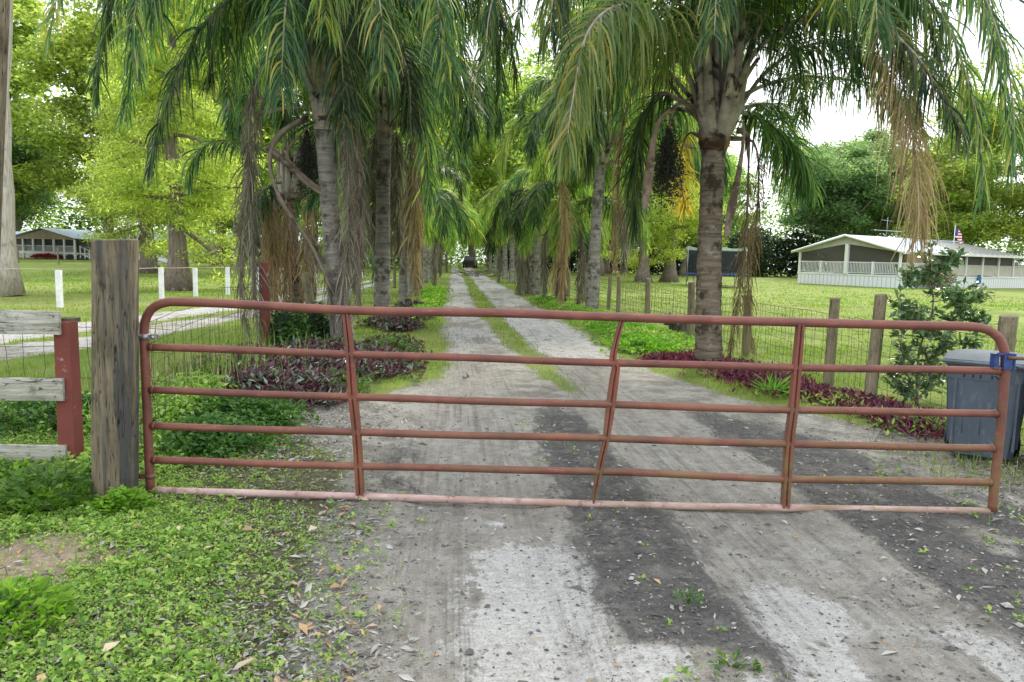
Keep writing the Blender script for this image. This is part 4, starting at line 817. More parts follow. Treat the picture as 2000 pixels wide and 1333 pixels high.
RF = [ # green fronds of the near right palm, as space curves from crown to tip
 ([(1420, 250, Y0), (1440, 215, Y0), (1488, 150, Y0-.1), (1560, 97, Y0-.3), (1640, 84, Y0-.5), (1720, 130, Y0-.8), (1765, 250, Y0-1)], 'palm'),
 ([(1425, 235, Y0), (1465, 180, Y0+.3), (1550, 152, Y0+.8), (1650, 155, Y0+1.2), (1740, 180, Y0+1.5), (1800, 260, Y0+1.7)], 'palm'),
 ([(1405, 200, Y0), (1432, 100, Y0-.2), (1500, 10, Y0-.7), (1620, -70, Y0-1.4), (1750, -30, Y0-2.1), (1830, 90, Y0-2.4), (1850, 230, Y0-2.5)], 'palm'),
 ([(1410, 200, Y0), (1430, 60, Y0+.1), (1470, -100, Y0+.2), (1600, -230, Y0+.2), (1780, -200, Y0), (1900, -60, Y0-.2), (1950, 120, Y0-.4)], 'palm'),
 ([(1400, 200, Y0), (1440, 20, Y0-.2), (1560, -160, Y0-.8), (1760, -190, Y0-1.8), (1900, -30, Y0-2.4), (1960, 180, Y0-2.7), (1975, 330, Y0-2.8)], 'palm'),
 ([(1390, 200, Y0), (1352, 120, Y0-.5), (1300, 50, Y0-1.4), (1220, 10, Y0-2.3), (1150, 60, Y0-2.9), (1118, 200, Y0-3.2), (1108, 280, Y0-3.3)], 'palm_lit'),
 ([(1385, 215, Y0), (1335, 130, Y0-.2), (1270, 70, Y0-.6), (1190, 70, Y0-1.0), (1130, 160, Y0-1.2), (1112, 300, Y0-1.3)], 'palm_lit'),
 ([(1370, 235, Y0), (1340, 180, Y0+.2), (1290, 130, Y0+.5), (1220, 130, Y0+.9), (1165, 200, Y0+1.1), (1150, 330, Y0+1.2)], 'palm'),
 ([(1395, 190, Y0), (1385, 60, Y0-.4), (1340, -90, Y0-1.0), (1260, -120, Y0-1.8), (1210, 0, Y0-2.3), (1200, 130, Y0-2.4)], 'palm'),
 ([(1395, 190, Y0), (1380, 40, Y0), (1300, -160, Y0), (1150, -220, Y0-.2), (1040, -80, Y0-.4), (1000, 90, Y0-.5)], 'palm'),
 ([(1400, 190, Y0), (1400, 30, Y0-.7), (1395, -120, Y0-1.6), (1400, -140, Y0-2.6), (1400, -40, Y0-3.2), (1395, 70, Y0-3.4)], 'palm'),
 ([(1400, 190, Y0), (1410, 30, Y0+.6), (1410, -120, Y0+1.6), (1430, -130, Y0+2.6), (1440, -10, Y0+3.2), (1445, 130, Y0+3.4)], 'palm'),
 ([(1350, 240, Y0), (1325, 195, Y0), (1290, 185, Y0+.2), (1255, 235, Y0+.4), (1238, 350, Y0+.5), (1240, 450, Y0+.5)], 'palm'),
 ([(1425, 230, Y0), (1470, 225, Y0+.2), (1520, 262, Y0+.4), (1560, 310, Y0+.6), (1580, 370, Y0+.7)], 'palm'),
 ([(1430, 240, Y0), (1480, 205, Y0+.9), (1520, 215, Y0+1.8), (1535, 290, Y0+2.4), (1540, 400, Y0+2.6)], 'palm'),
 ([(1365, 235, Y0), (1310, 215, Y0+1.2), (1270, 250, Y0+2.0), (1250, 340, Y0+2.4), (1245, 430, Y0+2.5)], 'palm'),
 ([(1410, 190, Y0), (1470, 0, Y0-.3), (1580, -110, Y0-.7), (1700, -60, Y0-1.1), (1770, 80, Y0-1.3), (1790, 210, Y0-1.4)], 'palm'),
 ([(1410, 190, Y0), (1490, 40, Y0+.6), (1620, -20, Y0+1.3), (1740, 40, Y0+1.8), (1800, 160, Y0+2.0)], 'palm'),
 ([(1405, 190, Y0), (1480, -60, Y0-1.2), (1660, -190, Y0-2.6), (1860, -100, Y0-3.8), (1960, 100, Y0-4.3), (1985, 290, Y0-4.4)], 'palm'),
 ([(1410, 190, Y0), (1500, 20, Y0-.8), (1680, -70, Y0-1.8), (1830, 20, Y0-2.6), (1900, 200, Y0-3.0), (1925, 380, Y0-3.1)], 'palm'),
 ([(1410, 210, Y0), (1470, 110, Y0-.9), (1560, 40, Y0-1.8), (1680, 30, Y0-2.8), (1790, 110, Y0-3.6), (1880, 260, Y0-4.0)], 'palm'),
]
RF += [([(1395, 190, Y0), (1340, -60, Y0-.8), (1190, -230, Y0-1.6), (1040, -170, Y0-2.2), (965, -10, Y0-2.6), (945, 130, Y0-2.7)], 'palm'),
 ([(1400, 190, Y0), (1480, -60, Y0-.9), (1640, -260, Y0-2.0), (1850, -260, Y0-3.0), (2000, -80, Y0-3.6), (2050, 150, Y0-3.8)], 'palm'),
 ([(1395, 190, Y0), (1370, 0, Y0-1.0), (1290, -170, Y0-2.2), (1160, -190, Y0-3.2), (1090, -60, Y0-3.7), (1075, 60, Y0-3.8)], 'palm'),
 ([(1405, 190, Y0), (1450, 0, Y0-1.2), (1530, -150, Y0-2.4), (1640, -170, Y0-3.4), (1700, -60, Y0-4.0), (1715, 70, Y0-4.1)], 'palm'),
 ([(1400, 190, Y0), (1390, 20, Y0+.9), (1300, -110, Y0+2), (1180, -110, Y0+3), (1110, 20, Y0+3.6), (1095, 170, Y0+3.8)], 'palm'),
 ([(1410, 190, Y0), (1460, 30, Y0+.9), (1570, -80, Y0+2), (1690, -50, Y0+3), (1750, 80, Y0+3.5)], 'palm')]
for c, m_ in RF:
    c = [(1395+(c[1][0]-1395)*.12, 272, Y0+(c[1][2]-Y0)*.1), (1395+(c[1][0]-1395)*.38, 225, Y0+(c[1][2]-Y0)*.3)]+c[1:]
    o = frond(pxs(c), mats=('boot', m_), parent=pr, n=220, L=1.0 if m_ == 'palm' else 1.15, w=.025 if m_ == 'palm' else .033, r0=.085, r1=.028, flatb=1.3, g=.6 if m_ == 'palm' else .75, bare=.27)
    if m_ != 'palm': tag(o, 'yellow green frond with bright light put into its leaf colour')
frond(pxs([(1410, 190, Y0), (1470, 20, Y0-.8), (1600, -110, Y0-2.0), (1700, -30, Y0-3.0), (1755, 130, Y0-3.5), (1786, 290, Y0-3.7), (1796, 400, Y0-3.8), (1792, 470, Y0-3.8)]), mats=('rachis_dead', 'straw'), parent=pr, n=280, bare=.62, L=1.05, w=.012, g=.95, messy=.16, label='straw coloured hanging end of a dead frond')
frond(pxs([(1440, 255, Y0), (1458, 265, Y0), (1462, 330, Y0), (1455, 480, Y0-.1), (1440, 600, Y0-.1), (1425, 700, Y0-.1)]), mats=('rachis_dead', 'dead_brown'), parent=pr, n=190, bare=.2, L=.6, w=.015, g=.75, messy=.1, r0=.045, label='brown dead frond hanging to the ground')
frond(pxs([(1425, 270, Y0+.2), (1475, 285, Y0+.3), (1480, 400, Y0+.3), (1462, 560, Y0+.3), (1470, 690, Y0+.3)]), mats=('rachis_dead', 'dead_brown'), parent=pr, n=150, bare=.15, L=.6, w=.015, g=.9, messy=.15, r0=.04, label='brown dead frond hanging to the ground')
frond(pxs([(1365, 265, Y0+.3), (1345, 262, Y0+.6), (1330, 300, Y0+.8), (1330, 360, Y0+.9), (1340, 410, Y0+.9)]), mats=('rachis_dead', 'palm_gold'), parent=pr, n=80, bare=.2, L=.62, w=.02, g=.38, messy=.3, r0=.035, label='golden yellow frond hanging behind the trunk')
frond(pxs([(1355, 225, Y0+.3), (1290, 150, Y0+.5), (1232, 190, Y0+.6), (1210, 300, Y0+.6), (1204, 430, Y0+.6), (1200, 520, Y0+.6)]), mats=('rachis_dead', 'straw'), parent=pr, n=150, bare=.4, L=.7, w=.012, g=1.2, messy=.16, r0=.03, r1=.015, label='straw coloured dead frond left of the trunk')
def spathe(c, r, parent):
    P = catmull(c, 24); s = np.linspace(0, 1, 24); mb = MB(); mb.tube(P, r*np.interp(s, [0, .25, .5, .75, .93, 1], [.22, .3, .6, 1, .75, .1]), 12, 0, True, .45); return mb.build('spathe', M['spathe'], parent)
spathe(pxs([(1352, 190, Y0-.1), (1310, 215, Y0-.3), (1282, 250, Y0-.4), (1268, 340, Y0-.4), (1258, 418, Y0-.4)]), .09, pr)
spathe(pxs([(1420, 250, Y0-.2), (1452, 240, Y0-.3), (1446, 320, Y0-.3), (1430, 400, Y0-.3), (1417, 470, Y0-.3)]), .07, pr)
spathe(pxs([(1365, 290, Y0-.2), (1348, 288, Y0-.3), (1334, 280, Y0-.3)]), .03, pr)
def fruit(c, n, rad_, ln, parent):
    c = np.array(c); mb = MB(); P = c+rng.normal(0, 1, (n, 3))*np.array([rad_, rad_, ln*.3])
    P[:, 0:2] = c[0:2]+(P[:, 0:2]-c[0:2])*np.interp(P[:, 2:3]-c[2], [-ln*.6, ln*.5], [1.0, .45])
    k = n; s = .016*rng.uniform(.7, 1.2, k); V = ico[None]*s[:, None, None]+P[:, None, :]
    mb.add(V.reshape(-1, 3), (np.arange(k)*6)[:, None, None].repeat(8, 1).reshape(-1, 1)+np.tile(icf, (k, 1)), 0, True)
    for q in range(60):
        e = P[rng.integers(0, n)]; mb.tube([c+np.array([0, 0, ln*.75]), (c+np.array([0, 0, ln*.5])+e)/2+rng.normal(0, .02, 3), e], .005, 4)
    return mb.build('fruit_cluster', M['fruit'], parent)
fruit(at(1303, 325, Y0-.2), 2600, .15, .85, pr)
mb = MB(); mb.tube(catmull(pxs([(1368, 240, Y0), (1340, 200, Y0-.1), (1315, 215, Y0-.2), (1305, 270, Y0-.2)]), 16), .022, 8); mb.build('fruit_stalk', M['rachis_dead'], pr)
def crown_top(c, n, parent, Lf, a0, mats_):
    for k in range(n):
        a = a0+k*2*pi/n+rng.normal(0, .12); e = rad(rng.uniform(66, 82)); x_ = z_ = 0; pts = [(c[0]+cos(a)*.06, c[1]+sin(a)*.06, c[2])]
        for i_ in range(7):
            x_ += cos(e)*Lf/7; z_ += sin(e)*Lf/7; e -= rad(11+i_*6.5); e = max(e, rad(-82)); pts.append((c[0]+cos(a)*x_+rng.normal(0, .05), c[1]+sin(a)*x_+rng.normal(0, .05), c[2]+z_))
        frond(pts, mats=('boot', mats_[k % len(mats_)]), parent=parent, n=190, L=1.05, w=.026, r0=.08, r1=.028, flatb=1.3, g=.6, bare=.25)
crown_top(at(1396, 225, 11.86), 11, pr, 5.0, .2, ('palm', 'palm', 'palm_fresh'))
# left near palm
Y1 = 12.43; LP = gp(672, 690); LP[2] = float(height(LP[0], LP[1]))
pl = tag(empty('queen_palm', (0, 0, 0)), 'leaning palm draped in dead grey fronds left of the drive, nearest on that side', 'palm', 'queen palms lining the drive')
ptrunk([LP-np.array([0, 0, .1]), at(664, 600, Y1), at(650, 470, Y1), at(640, 350, Y1), at(634, 255, Y1)], .2, .155, M['ptrunk_lt'], pl)
for (ang, tl, w_, h_, dz) in ((-1.6, .12, .14, 1.1, -10), (-.6, .3, .13, 1.0, -6), (-2.6, .3, .13, 1.0, -6), (.5, .28, .13, 1.0, 0), (2.7, .28, .13, 1.0, 0), (-1.3, .15, .12, 1.3, -75), (-2.1, .2, .12, 1.3, -80), (1.5, .2, .14, 1.2, -40)):
    boot(636, 262+dz, Y1, ang, tl, w_*.9, h_, pl)
LFR = [
 [(640, 180, Y1), (690, -90, Y1-.4), (800, -220, Y1-.8), (910, -150, Y1-1.0), (960, 0, Y1-1.1), (972, 140, Y1-1.1)],
 [(630, 180, Y1), (560, -60, Y1+.6), (440, -120, Y1+1.4), (400, -20, Y1+1.8), (385, 110, Y1+2)],
 [(640, 180, Y1), (700, -30, Y1-1.0), (770, -120, Y1-2.0), (840, -50, Y1-2.6), (865, 80, Y1-2.9), (870, 170, Y1-2.9)],
 [(628, 180, Y1), (540, -60, Y1-1.0), (410, -170, Y1-2.0), (300, -100, Y1-2.7), (265, 20, Y1-3.0), (258, 120, Y1-3.0)],
 [(636, 190, Y1), (700, 60, Y1+1.0), (780, -20, Y1+2.0), (850, 40, Y1+2.8), (880, 160, Y1+3.2), (885, 300, Y1+3.2)],
 [(635, 190, Y1), (615, 90, Y1-.1), (560, 0, Y1-.3), (470, -10, Y1-.6), (390, 60, Y1-.9), (330, 190, Y1-1.1), (292, 330, Y1-1.2)],
 [(630, 190, Y1), (600, 60, Y1-.2), (500, -110, Y1-.5), (350, -140, Y1-1.0), (240, -40, Y1-1.4), (200, 90, Y1-1.6), (190, 190, Y1-1.6)],
 [(630, 180, Y1), (600, 20, Y1+.2), (480, -120, Y1+.6), (370, -90, Y1+1.0), (290, 30, Y1+1.3), (255, 160, Y1+1.4), (245, 240, Y1+1.4)],
 [(628, 180, Y1), (590, -20, Y1-.6), (450, -230, Y1-1.4), (270, -240, Y1-2.2), (140, -120, Y1-2.8), (110, 0, Y1-3.0), (100, 60, Y1-3)],
 [(640, 180, Y1), (655, 20, Y1+.1), (710, -120, Y1+.3), (800, -130, Y1+.5), (860, 0, Y1+.7), (885, 150, Y1+.8), (890, 230, Y1+.8)],
 [(640, 190, Y1), (665, 90, Y1+.1), (720, 20, Y1+.3), (780, 60, Y1+.5), (820, 180, Y1+.7), (835, 330, Y1+.8), (838, 400, Y1+.8)],
 [(640, 180, Y1), (650, 40, Y1-.7), (680, -90, Y1-1.6), (720, -80, Y1-2.4), (745, 30, Y1-2.8), (750, 150, Y1-2.9)],
 [(636, 190, Y1), (640, 70, Y1-.7), (645, -20, Y1-1.4), (658, 0, Y1-2.0), (668, 120, Y1-2.3), (672, 250, Y1-2.4)],
 [(630, 190, Y1), (605, 60, Y1-.7), (580, -40, Y1-1.4), (560, 0, Y1-2.0), (552, 110, Y1-2.3), (548, 190, Y1-2.4)],
 [(640, 200, Y1), (680, 120, Y1-.4), (740, 80, Y1-.9), (790, 120, Y1-1.3), (805, 240, Y1-1.5)],
 [(636, 190, Y1), (650, 60, Y1+.7), (660, -60, Y1+1.7), (690, -60, Y1+2.6), (705, 60, Y1+3.2), (710, 200, Y1+3.4)],
 [(636, 190, Y1), (600, 80, Y1+.7), (540, 0, Y1+1.7), (500, 20, Y1+2.4), (480, 120, Y1+2.8), (475, 230, Y1+3.0)],
 [(636, 190, Y1), (610, 0, Y1), (640, -200, Y1), (790, -250, Y1), (930, -120, Y1), (990, 60, Y1)],
 [(636, 190, Y1), (600, 60, Y1), (520, -30, Y1+.3), (450, 0, Y1+.5), (420, 90, Y1+.7), (410, 170, Y1+.8)],
]
for k, c in enumerate(LFR):
    frond(pxs(c), mats=('rachis', 'palm_lit' if k == 8 else 'palm'), parent=pl, n=215, L=.98, w=.025, r0=.1, r1=.028, flatb=1.2, g=.6)
crown_top(at(636, 195, Y1), 10, pl, 4.9, .5, ('palm', 'palm_fresh', 'palm'))
dl = 'grey dead frond hanging down beside the trunk'
for (c, n_, L_, b_, w_) in (
 ([(615, 120, Y1), (560, 82, Y1-.1), (520, 120, Y1-.2), (494, 190, Y1-.3), (486, 300, Y1-.3), (492, 450, Y1-.3), (500, 600, Y1-.3), (505, 668, Y1-.3)], 300, .6, .22, .022),
 ([(612, 140, Y1), (560, 135, Y1+.1), (520, 185, Y1), (500, 260, Y1), (478, 400, Y1), (470, 540, Y1), (482, 650, Y1)], 240, .6, .26, .02),
 ([(650, 220, Y1-.2), (672, 240, Y1-.3), (680, 330, Y1-.3), (680, 480, Y1-.3), (668, 600, Y1-.3), (672, 672, Y1-.3)], 270, .6, .08, .018),
 ([(655, 240, Y1-.2), (690, 270, Y1-.3), (705, 400, Y1-.3), (700, 540, Y1-.3), (690, 620, Y1-.3)], 110, .5, .15, .016),
 ([(655, 215, Y1), (690, 230, Y1), (700, 340, Y1), (697, 480, Y1), (690, 560, Y1)], 110, .5, .1, .016),
 ([(600, 232, Y1), (545, 262, Y1-.2), (528, 310, Y1-.2), (545, 390, Y1-.2), (600, 470, Y1-.2), (640, 560, Y1-.2), (652, 640, Y1-.2)], 110, .5, .5, .014)):
    frond(pxs(c), mats=('rachis_dead', 'dead'), parent=pl, n=n_, bare=b_, L=L_, w=w_*.85, g=.85, messy=.3, r0=.045, r1=.022, label=dl, flatb=1.3)
for c_, r_ in (([(628, 75, Y1), (575, 70, Y1-.1), (530, 105, Y1-.2), (502, 165, Y1-.3), (496, 210, Y1-.3)], .03), ([(620, 110, Y1), (565, 132, Y1-.1), (520, 185, Y1-.2), (505, 225, Y1-.2)], .026), ([(600, 228, Y1-.1), (552, 258, Y1-.3), (528, 300, Y1-.4), (532, 350, Y1-.4), (560, 410, Y1-.4), (608, 480, Y1-.4), (648, 570, Y1-.3)], .028), ([(522, 288, Y1-.35), (560, 320, Y1-.35), (600, 360, Y1-.3), (638, 384, Y1-.25)], .045)):
    mb = MB(); P_ = catmull(pxs(c_), 30); mb.tube(P_, np.interp(np.linspace(0, 1, 30), [0, .5, 1], [r_*1.3, r_, r_*.6]), 8, flat=1.4); mb.build('bare_stalk', M['rachis_dead'], pl)
spathe(pxs([(600, 210, Y1-.1), (555, 212, Y1-.2), (505, 222, Y1-.2)]), .04, pl)
spathe(pxs([(600, 250, Y1), (560, 300, Y1-.1), (590, 345, Y1-.1), (630, 375, Y1-.1)]), .06, pl)
fruit(at(600, 320, Y1+.1), 1400, .11, .8, pl)
# shared fronds for the palms farther down the rows
protos = empty('frond_source'); PG = []; PD = []
for k, (el, Lf) in enumerate(((80, 3.4), (66, 3.6), (50, 3.6), (35, 3.4), (15, 3.1), (-10, 2.8))):
    for v in range(2):
        pts = [(0, 0, 0)]; a = rad(el+rng.normal(0, 3)); x_ = z_ = 0
        for i_ in range(6):
            x_ += cos(a)*Lf/6; z_ += sin(a)*Lf/6; a -= rad(12+i_*7.5+(k < 3)*5); a = max(a, rad(-84)); pts.append((x_, rng.normal(0, .05), z_))
        PG.append(frond(pts, mats=('rachis', 'palm' if v == 0 else 'palm_fresh'), n=165, L=.95, w=.034, bare=.2, g=.6, r0=.055, r1=.024, K=4, seg=5))
for k in range(3):
    ln = 2.1+.35*k
    PD.append(frond([(0, 0, 0), (.28+.1*k, 0, .12-.1*k), (.5+.1*k, .05, -.35), (.5+.05*k, .05, -1.2), (.45+.1*k, 0, -ln)], mats=('rachis_dead', 'dead' if k < 2 else 'straw'), n=170, L=.6, w=.026, bare=.2, g=1.0, messy=.2, r0=.045, r1=.02, K=4, seg=5))
def palm(x, y, zc, r, label, ng=18, nd=4, lean=(0, 0), mat='ptrunk', lime=.25, sc=1.0, seed=0, skip=()):
    rr_ = np.random.default_rng(seed+100); root = tag(empty('queen_palm', (x, y, float(height(x, y)))), label, 'palm', 'queen palms lining the drive')
    ptrunk([(0, 0, -.1), (lean[0]*.4, 0, zc*.5), (lean[0], lean[1], zc)], r, r*.86, M[mat], root, .07 if y < 26 else .12)
    mb = MB()
    for k in range(9):
        a = k*2.4; mb.tube(catmull([(lean[0]+cos(a)*r*.5, lean[1]+sin(a)*r*.5, zc-.1), (lean[0]+cos(a)*r*1.2, lean[1]+sin(a)*r*1.2, zc+.35), (lean[0]+cos(a)*r*1.5, lean[1]+sin(a)*r*1.5, zc+.9)], 8), [.09, .1, .09, .07, .06, .05, .045, .04], 7, flat=1.4)
    mb.build('leaf_base', M['boot'], root)
    for k in range(ng):
        t_ = k/ng; lvl = min(5, int(t_*6)); a = k*2.39996+rr_.normal(0, .12)
        h_ = (.9*(1-t_)+.15)
        da = abs(((a-(0 if x < 1 else pi)+pi) % (2*pi))-pi); inward = da < 1.0
        if inward: lvl = min(lvl, 2)
        if y > 26 or y > 20 and x > 0: lvl = min(lvl, 3)
        src = PG[lvl*2+(1 if rr_.random() < lime else 0)]
        f = put(src, root, (lean[0]+cos(a)*.08, lean[1]+sin(a)*.08, zc+h_), a, sc*rr_.uniform(.9, 1.1)*(.82 if inward and sc > 1 else 1))
    for k in range(nd):
        a = k*6.283/max(nd, 1)+rr_.normal(0, .5); f = put(PD[rr_.integers(0, 3)], root, (lean[0]+cos(a)*.1, lean[1]+sin(a)*.1, zc+rr_.uniform(-.1, .2)), a, sc*rr_.uniform(.8, 1.0)*min(1.15, zc/2.3)); tag(f, 'dead brown frond')
    return root
palm(-1.70, 18.01, 4.6, .2, 'second palm on the left of the drive, brown dead fronds along its trunk', 20, 6, (.05, 0), 'ptrunk_lt', .15, 1.35, 1)
palm(-1.63, 24.7, 2.5, .15, 'slim pale palm with a reddish neck, third on the left of the drive', 18, 1, (0, 0), 'ptrunk_lt', .5, .95, 2)
palm(4.53, 23.85, 4.8, .21, 'tall pale grey palm second on the right of the drive', 21, 2, (.12, 0), 'ptrunk_lt', .5, 1.45, 3)
palm(4.09, 27.8, 2.7, .21, 'shorter palm with dark dead stalks on its neck, third on the right', 16, 2, (.05, 0), 'ptrunk', .6, 1.25, 4)
palm(3.75, 33.6, 2.7, .24, 'palm with pale pinkish boots and straw fronds, fourth on the right', 16, 3, (-.05, 0), 'ptrunk_lt', .8, 1.3, 5)
lab = ['fourth', 'fifth', 'sixth', 'seventh', 'eighth', 'ninth']
for k, (x_, y_, z_) in enumerate(((-1.75, 31.0, 2.6), (-1.7, 38, 2.9), (-1.75, 46, 3.2), (-1.7, 55, 3.0), (-1.8, 66, 3.4), (-1.7, 79, 3.3))):
    palm(x_, y_, z_, .2, 'small distant palm, %s along the left row of the drive' % lab[k], 15, k % 2, (.03*k, 0), 'ptrunk_lt', .8, 1.3, 10+k)
lab = ['fifth', 'sixth', 'seventh', 'eighth', 'ninth']
for k, (x_, y_, z_) in enumerate(((4.0, 41, 2.8), (3.9, 49, 3.0), (4.1, 58, 3.1), (4.0, 69, 3.3), (4.1, 81, 3.3))):
    palm(x_, y_, z_, .2, 'small distant palm, %s along the right row of the drive' % lab[k], 15, 1 + k % 2, (-.03*k, 0), 'ptrunk_lt', .85, 1.3, 30+k)
# a second palm behind the near left one, leaning, wrapped in brown fronds
px_ = at(585, 640, 16.5); palm(px_[0], 16.4, 2.9, .14, 'thin leaning palm wrapped in brown fronds behind the nearest left palm', 8, 8, (-.18, 0), 'ptrunk', .1, .8, 50)
for o in PG+PD: bpy.data.objects.remove(o)
bpy.data.objects.remove(protos)
# ------------------------------------------------------------------ broadleaf and cypress trees
def tree_mesh(H, base, R, nl, style, seed, leaf, tr, per=150, shape=None, limbk=1.0, dens=1.0, flare=1.0):
    r_ = np.random.default_rng(seed); wood_ = MB(); wp = []
    zz = np.linspace(0, H*.97, 22); px_ = np.cumsum(r_.normal(0, .05 if style == 'cyp' else .13, 22)); py_ = np.cumsum(r_.normal(0, .05 if style == 'cyp' else .13, 22))
    px_[0] = py_[0] = 0; P = np.stack([px_, py_, zz], 1)
    fl = 1+(.9*np.exp(-zz/.55)+.25*np.exp(-zz/2))*flare
    wood_.tube(P, tr*fl*np.interp(zz, [0, H*.25, H], [1, .85, .12]), 16)
    for k in range(7 if flare > .5 else 0):   # root buttresses
        a = k*.9+r_.normal(0, .2); wood_.tube([[cos(a)*tr*.5, sin(a)*tr*.5, tr*2.2], [cos(a)*tr*1.4, sin(a)*tr*1.4, tr*.5], [cos(a)*tr*2.5, sin(a)*tr*2.5, -.1]], [tr*.3, tr*.38, tr*.15], 8)
    cl = []
    for k in range(nl):
        f = (k+r_.random())/nl; z0 = base+(H*.93-base)*f if style != 'oak' else base+(H*.6-base)*f
        a = k*2.39996+r_.normal(0, .3)
        ln = R*(np.interp(f, [0, .25, 1], [.95, 1, .28]) if style == 'cyp' else np.interp(f, [0, .5, 1], [1, .95, .75]))*r_.uniform(.75, 1.15)
        el = {'cyp': rad(12-18*(1-f)), 'oak': rad(22+45*f), 'open': rad(30+25*f)}[style]+r_.normal(0, .1)
        o = np.array([np.interp(z0, zz, px_), np.interp(z0, zz, py_), z0]); pts = [o]; d = np.array([cos(a)*cos(el), sin(a)*cos(el), sin(el)])
        for q in range(5):
            d = nrm(d+np.array([0, 0, {'cyp': -.09, 'oak': .03, 'open': .02}[style]])+r_.normal(0, .13, 3)); pts.append(pts[-1]+d*ln/5)
        pts = np.array(pts); lr = tr*.35*limbk*(1-.55*f)
        wood_.tube(pts, np.linspace(lr, lr*.12, 6), 6)
        for q in range(int(5*dens)+2):
            t_ = r_.uniform(.3, 1.02)*5; i0 = min(4, int(t_)); c = pts[i0]+(pts[i0+1]-pts[i0])*(t_-i0)
            off = r_.normal(0, 1, 3)*np.array([1, 1, .5])*ln*.17; e = c+off
            if r_.random() < .6: wood_.tube([c, (c+e)/2+r_.normal(0, .05, 3), e], [lr*.22, lr*.14, .01], 4, cap=False)
            cl.append((*e, ln*r_.uniform(.09, .17)+.25))
    cl = np.array(cl); crown = MB(); n = len(cl)*per; i_ = r_.integers(0, len(cl), n); c = cl[i_]
    off = r_.normal(0, 1, (n, 3)); off = off/np.maximum(np.linalg.norm(off, axis=1, keepdims=True), .01)*(r_.random((n, 1))**.45)
    fz = {'cyp': .5, 'oak': .6, 'open': .6}[style]
    pos = c[:, :3]+off*np.array([1.25, 1.25, fz])*c[:, 3:4]*1.25
    L = leaf*r_.uniform(.6, 1.4, n)
    if style == 'cyp': V, f = kites(pos, r_.random(n)*6.28, r_.normal(-.2, .6, n), L*1.5, L*.45, .1)
    else: V, f = kites(pos, r_.random(n)*6.28, r_.normal(0, .5, n), L*1.2, L*.75, .15)
    crown.add(V, f); return wood_, crown, cl
def tree(name, loc, spec, mb_, mc, label, rz=0, sc=1, moss=None, group=None):
    w, c, cl = tree_mesh(*spec[0], **spec[1]); root = tag(empty(name, (loc[0], loc[1], 0), rz), label, 'tree', group)
    a = w.build('trunk', M[mb_], root); b = c.build('crown', M[mc], root)
    if moss:
        m_ = MB(); r_ = np.random.default_rng(5); n = moss; i_ = r_.integers(0, len(cl), n); p = cl[i_, :3]+r_.normal(0, .5, (n, 3))*np.array([1, 1, .2])
        ln = r_.uniform(.5, 1.8, n); k = n
        for q in range(7):
            V, f = kites(p+r_.normal(0, .1, (k, 3)), r_.random(k)*6.28, np.full(k, -1.45), ln*r_.uniform(.6, 1, k), ln*.09, .1); m_.add(V, f)
        m_.build('hanging_moss', M['moss'], root)
    root.scale = (sc, sc, sc); return root, a, b
def retree(src, loc, rz, sc, label, mc=None, group=None):
    root = tag(empty(src[0].name.split('.')[0], (loc[0], loc[1], 0), rz), label, 'tree', group); root.scale = (sc, sc, sc)
    for o in src[1:]:
        c = o.copy(); col.objects.link(c); c.parent = root
        if mc and 'crown' in c.name: c.data = src_mesh(c.data, mc)
    return root
_mc = {}
def src_mesh(me_, mc):
    k = (me_.name, mc)
    if k not in _mc:
        m2 = me_.copy(); m2.materials.clear(); m2.materials.append(M[mc]); _mc[k] = m2
    return _mc[k]
cyA = tree('cypress_tree', (-11.32, 31.76), ((17, 2.4, 3.0, 46, 'cyp', 3, .13, .33), dict(per=190, dens=1.1)), 'bark', 'cyp', 'bright lime green cypress with low feathery branches left of the nearest left palm')
cyB = tree('cypress_tree', (-15.15, 26.22), ((24, 12.5, 4.2, 36, 'cyp', 8, .13, .58), dict(per=190, flare=.18)), 'bark_pale', 'cyp', 'tall thick pale barked tree trunk at the left edge of the photo')
cyB[0].rotation_euler = (0, rad(4.6), 0)
retree(cyA, (-21.26, 53.9), 2.1, 1.25, 'lime green cypress with broad flared trunk behind the thick gate post')
oakA = tree('oak_tree', (-44, 125), ((19, 5, 10, 26, 'oak', 11, .34, .75), dict(per=230, dens=1.2)), 'bark', 'oak', 'large forked oak hung with moss behind the white house on the left', moss=420)
opA = tree('broadleaf_tree', (12, 128), ((20, 3, 8, 34, 'open', 21, .33, .45), dict(per=135, dens=1.1)), 'bark', 'lightgreen', 'fresh green tree closing the view at the far end of the drive')
G_ = 'trees along the far edge of the lawns'
retree(oakA, (-74, 132), 1.0, 1.05, 'spreading oak behind the left end of the white house', 'oak_hazed', G_)
retree(cyA, (-58, 92), .5, 1.35, 'tall yellow green cypress over the left house roof', None, G_)
retree(opA, (-30, 118), 2.2, 1.0, 'light green tree behind the white outbuilding wall', None, G_)
retree(cyA, (-17.5, 49), 4.4, 1.25, 'lime cypress seen between the dead fronds of the near left palm', None, G_)
retree(opA, (-12, 96), 4.2, .95, 'light green tree left of the far end of the drive', None, G_)
retree(opA, (-3, 150), .7, 1.15, 'pale green tree farthest away in the middle of the drive view', None, G_)
retree(oakA, (27, 132), 2.5, .95, 'dark oak right of the far end of the drive', None, G_)
retree(cyA, (15.2, 58.4), 1.3, 1.1, 'grey trunked cypress left of the reddish trunk on the right lawn', None, G_)
retree(cyA, (17.8, 60.0), 2.6, 1.2, 'cypress with a reddish flared trunk standing on the right lawn', None, G_)
retree(oakA, (55, 97), .3, .95, 'big round green oak behind the gable of the right house', 'oak_hazed', G_)
retree(oakA, (68, 100), 1.9, 1.0, 'haze tinted rounded oak behind the middle of the right house roof', 'oak_hazed', G_)
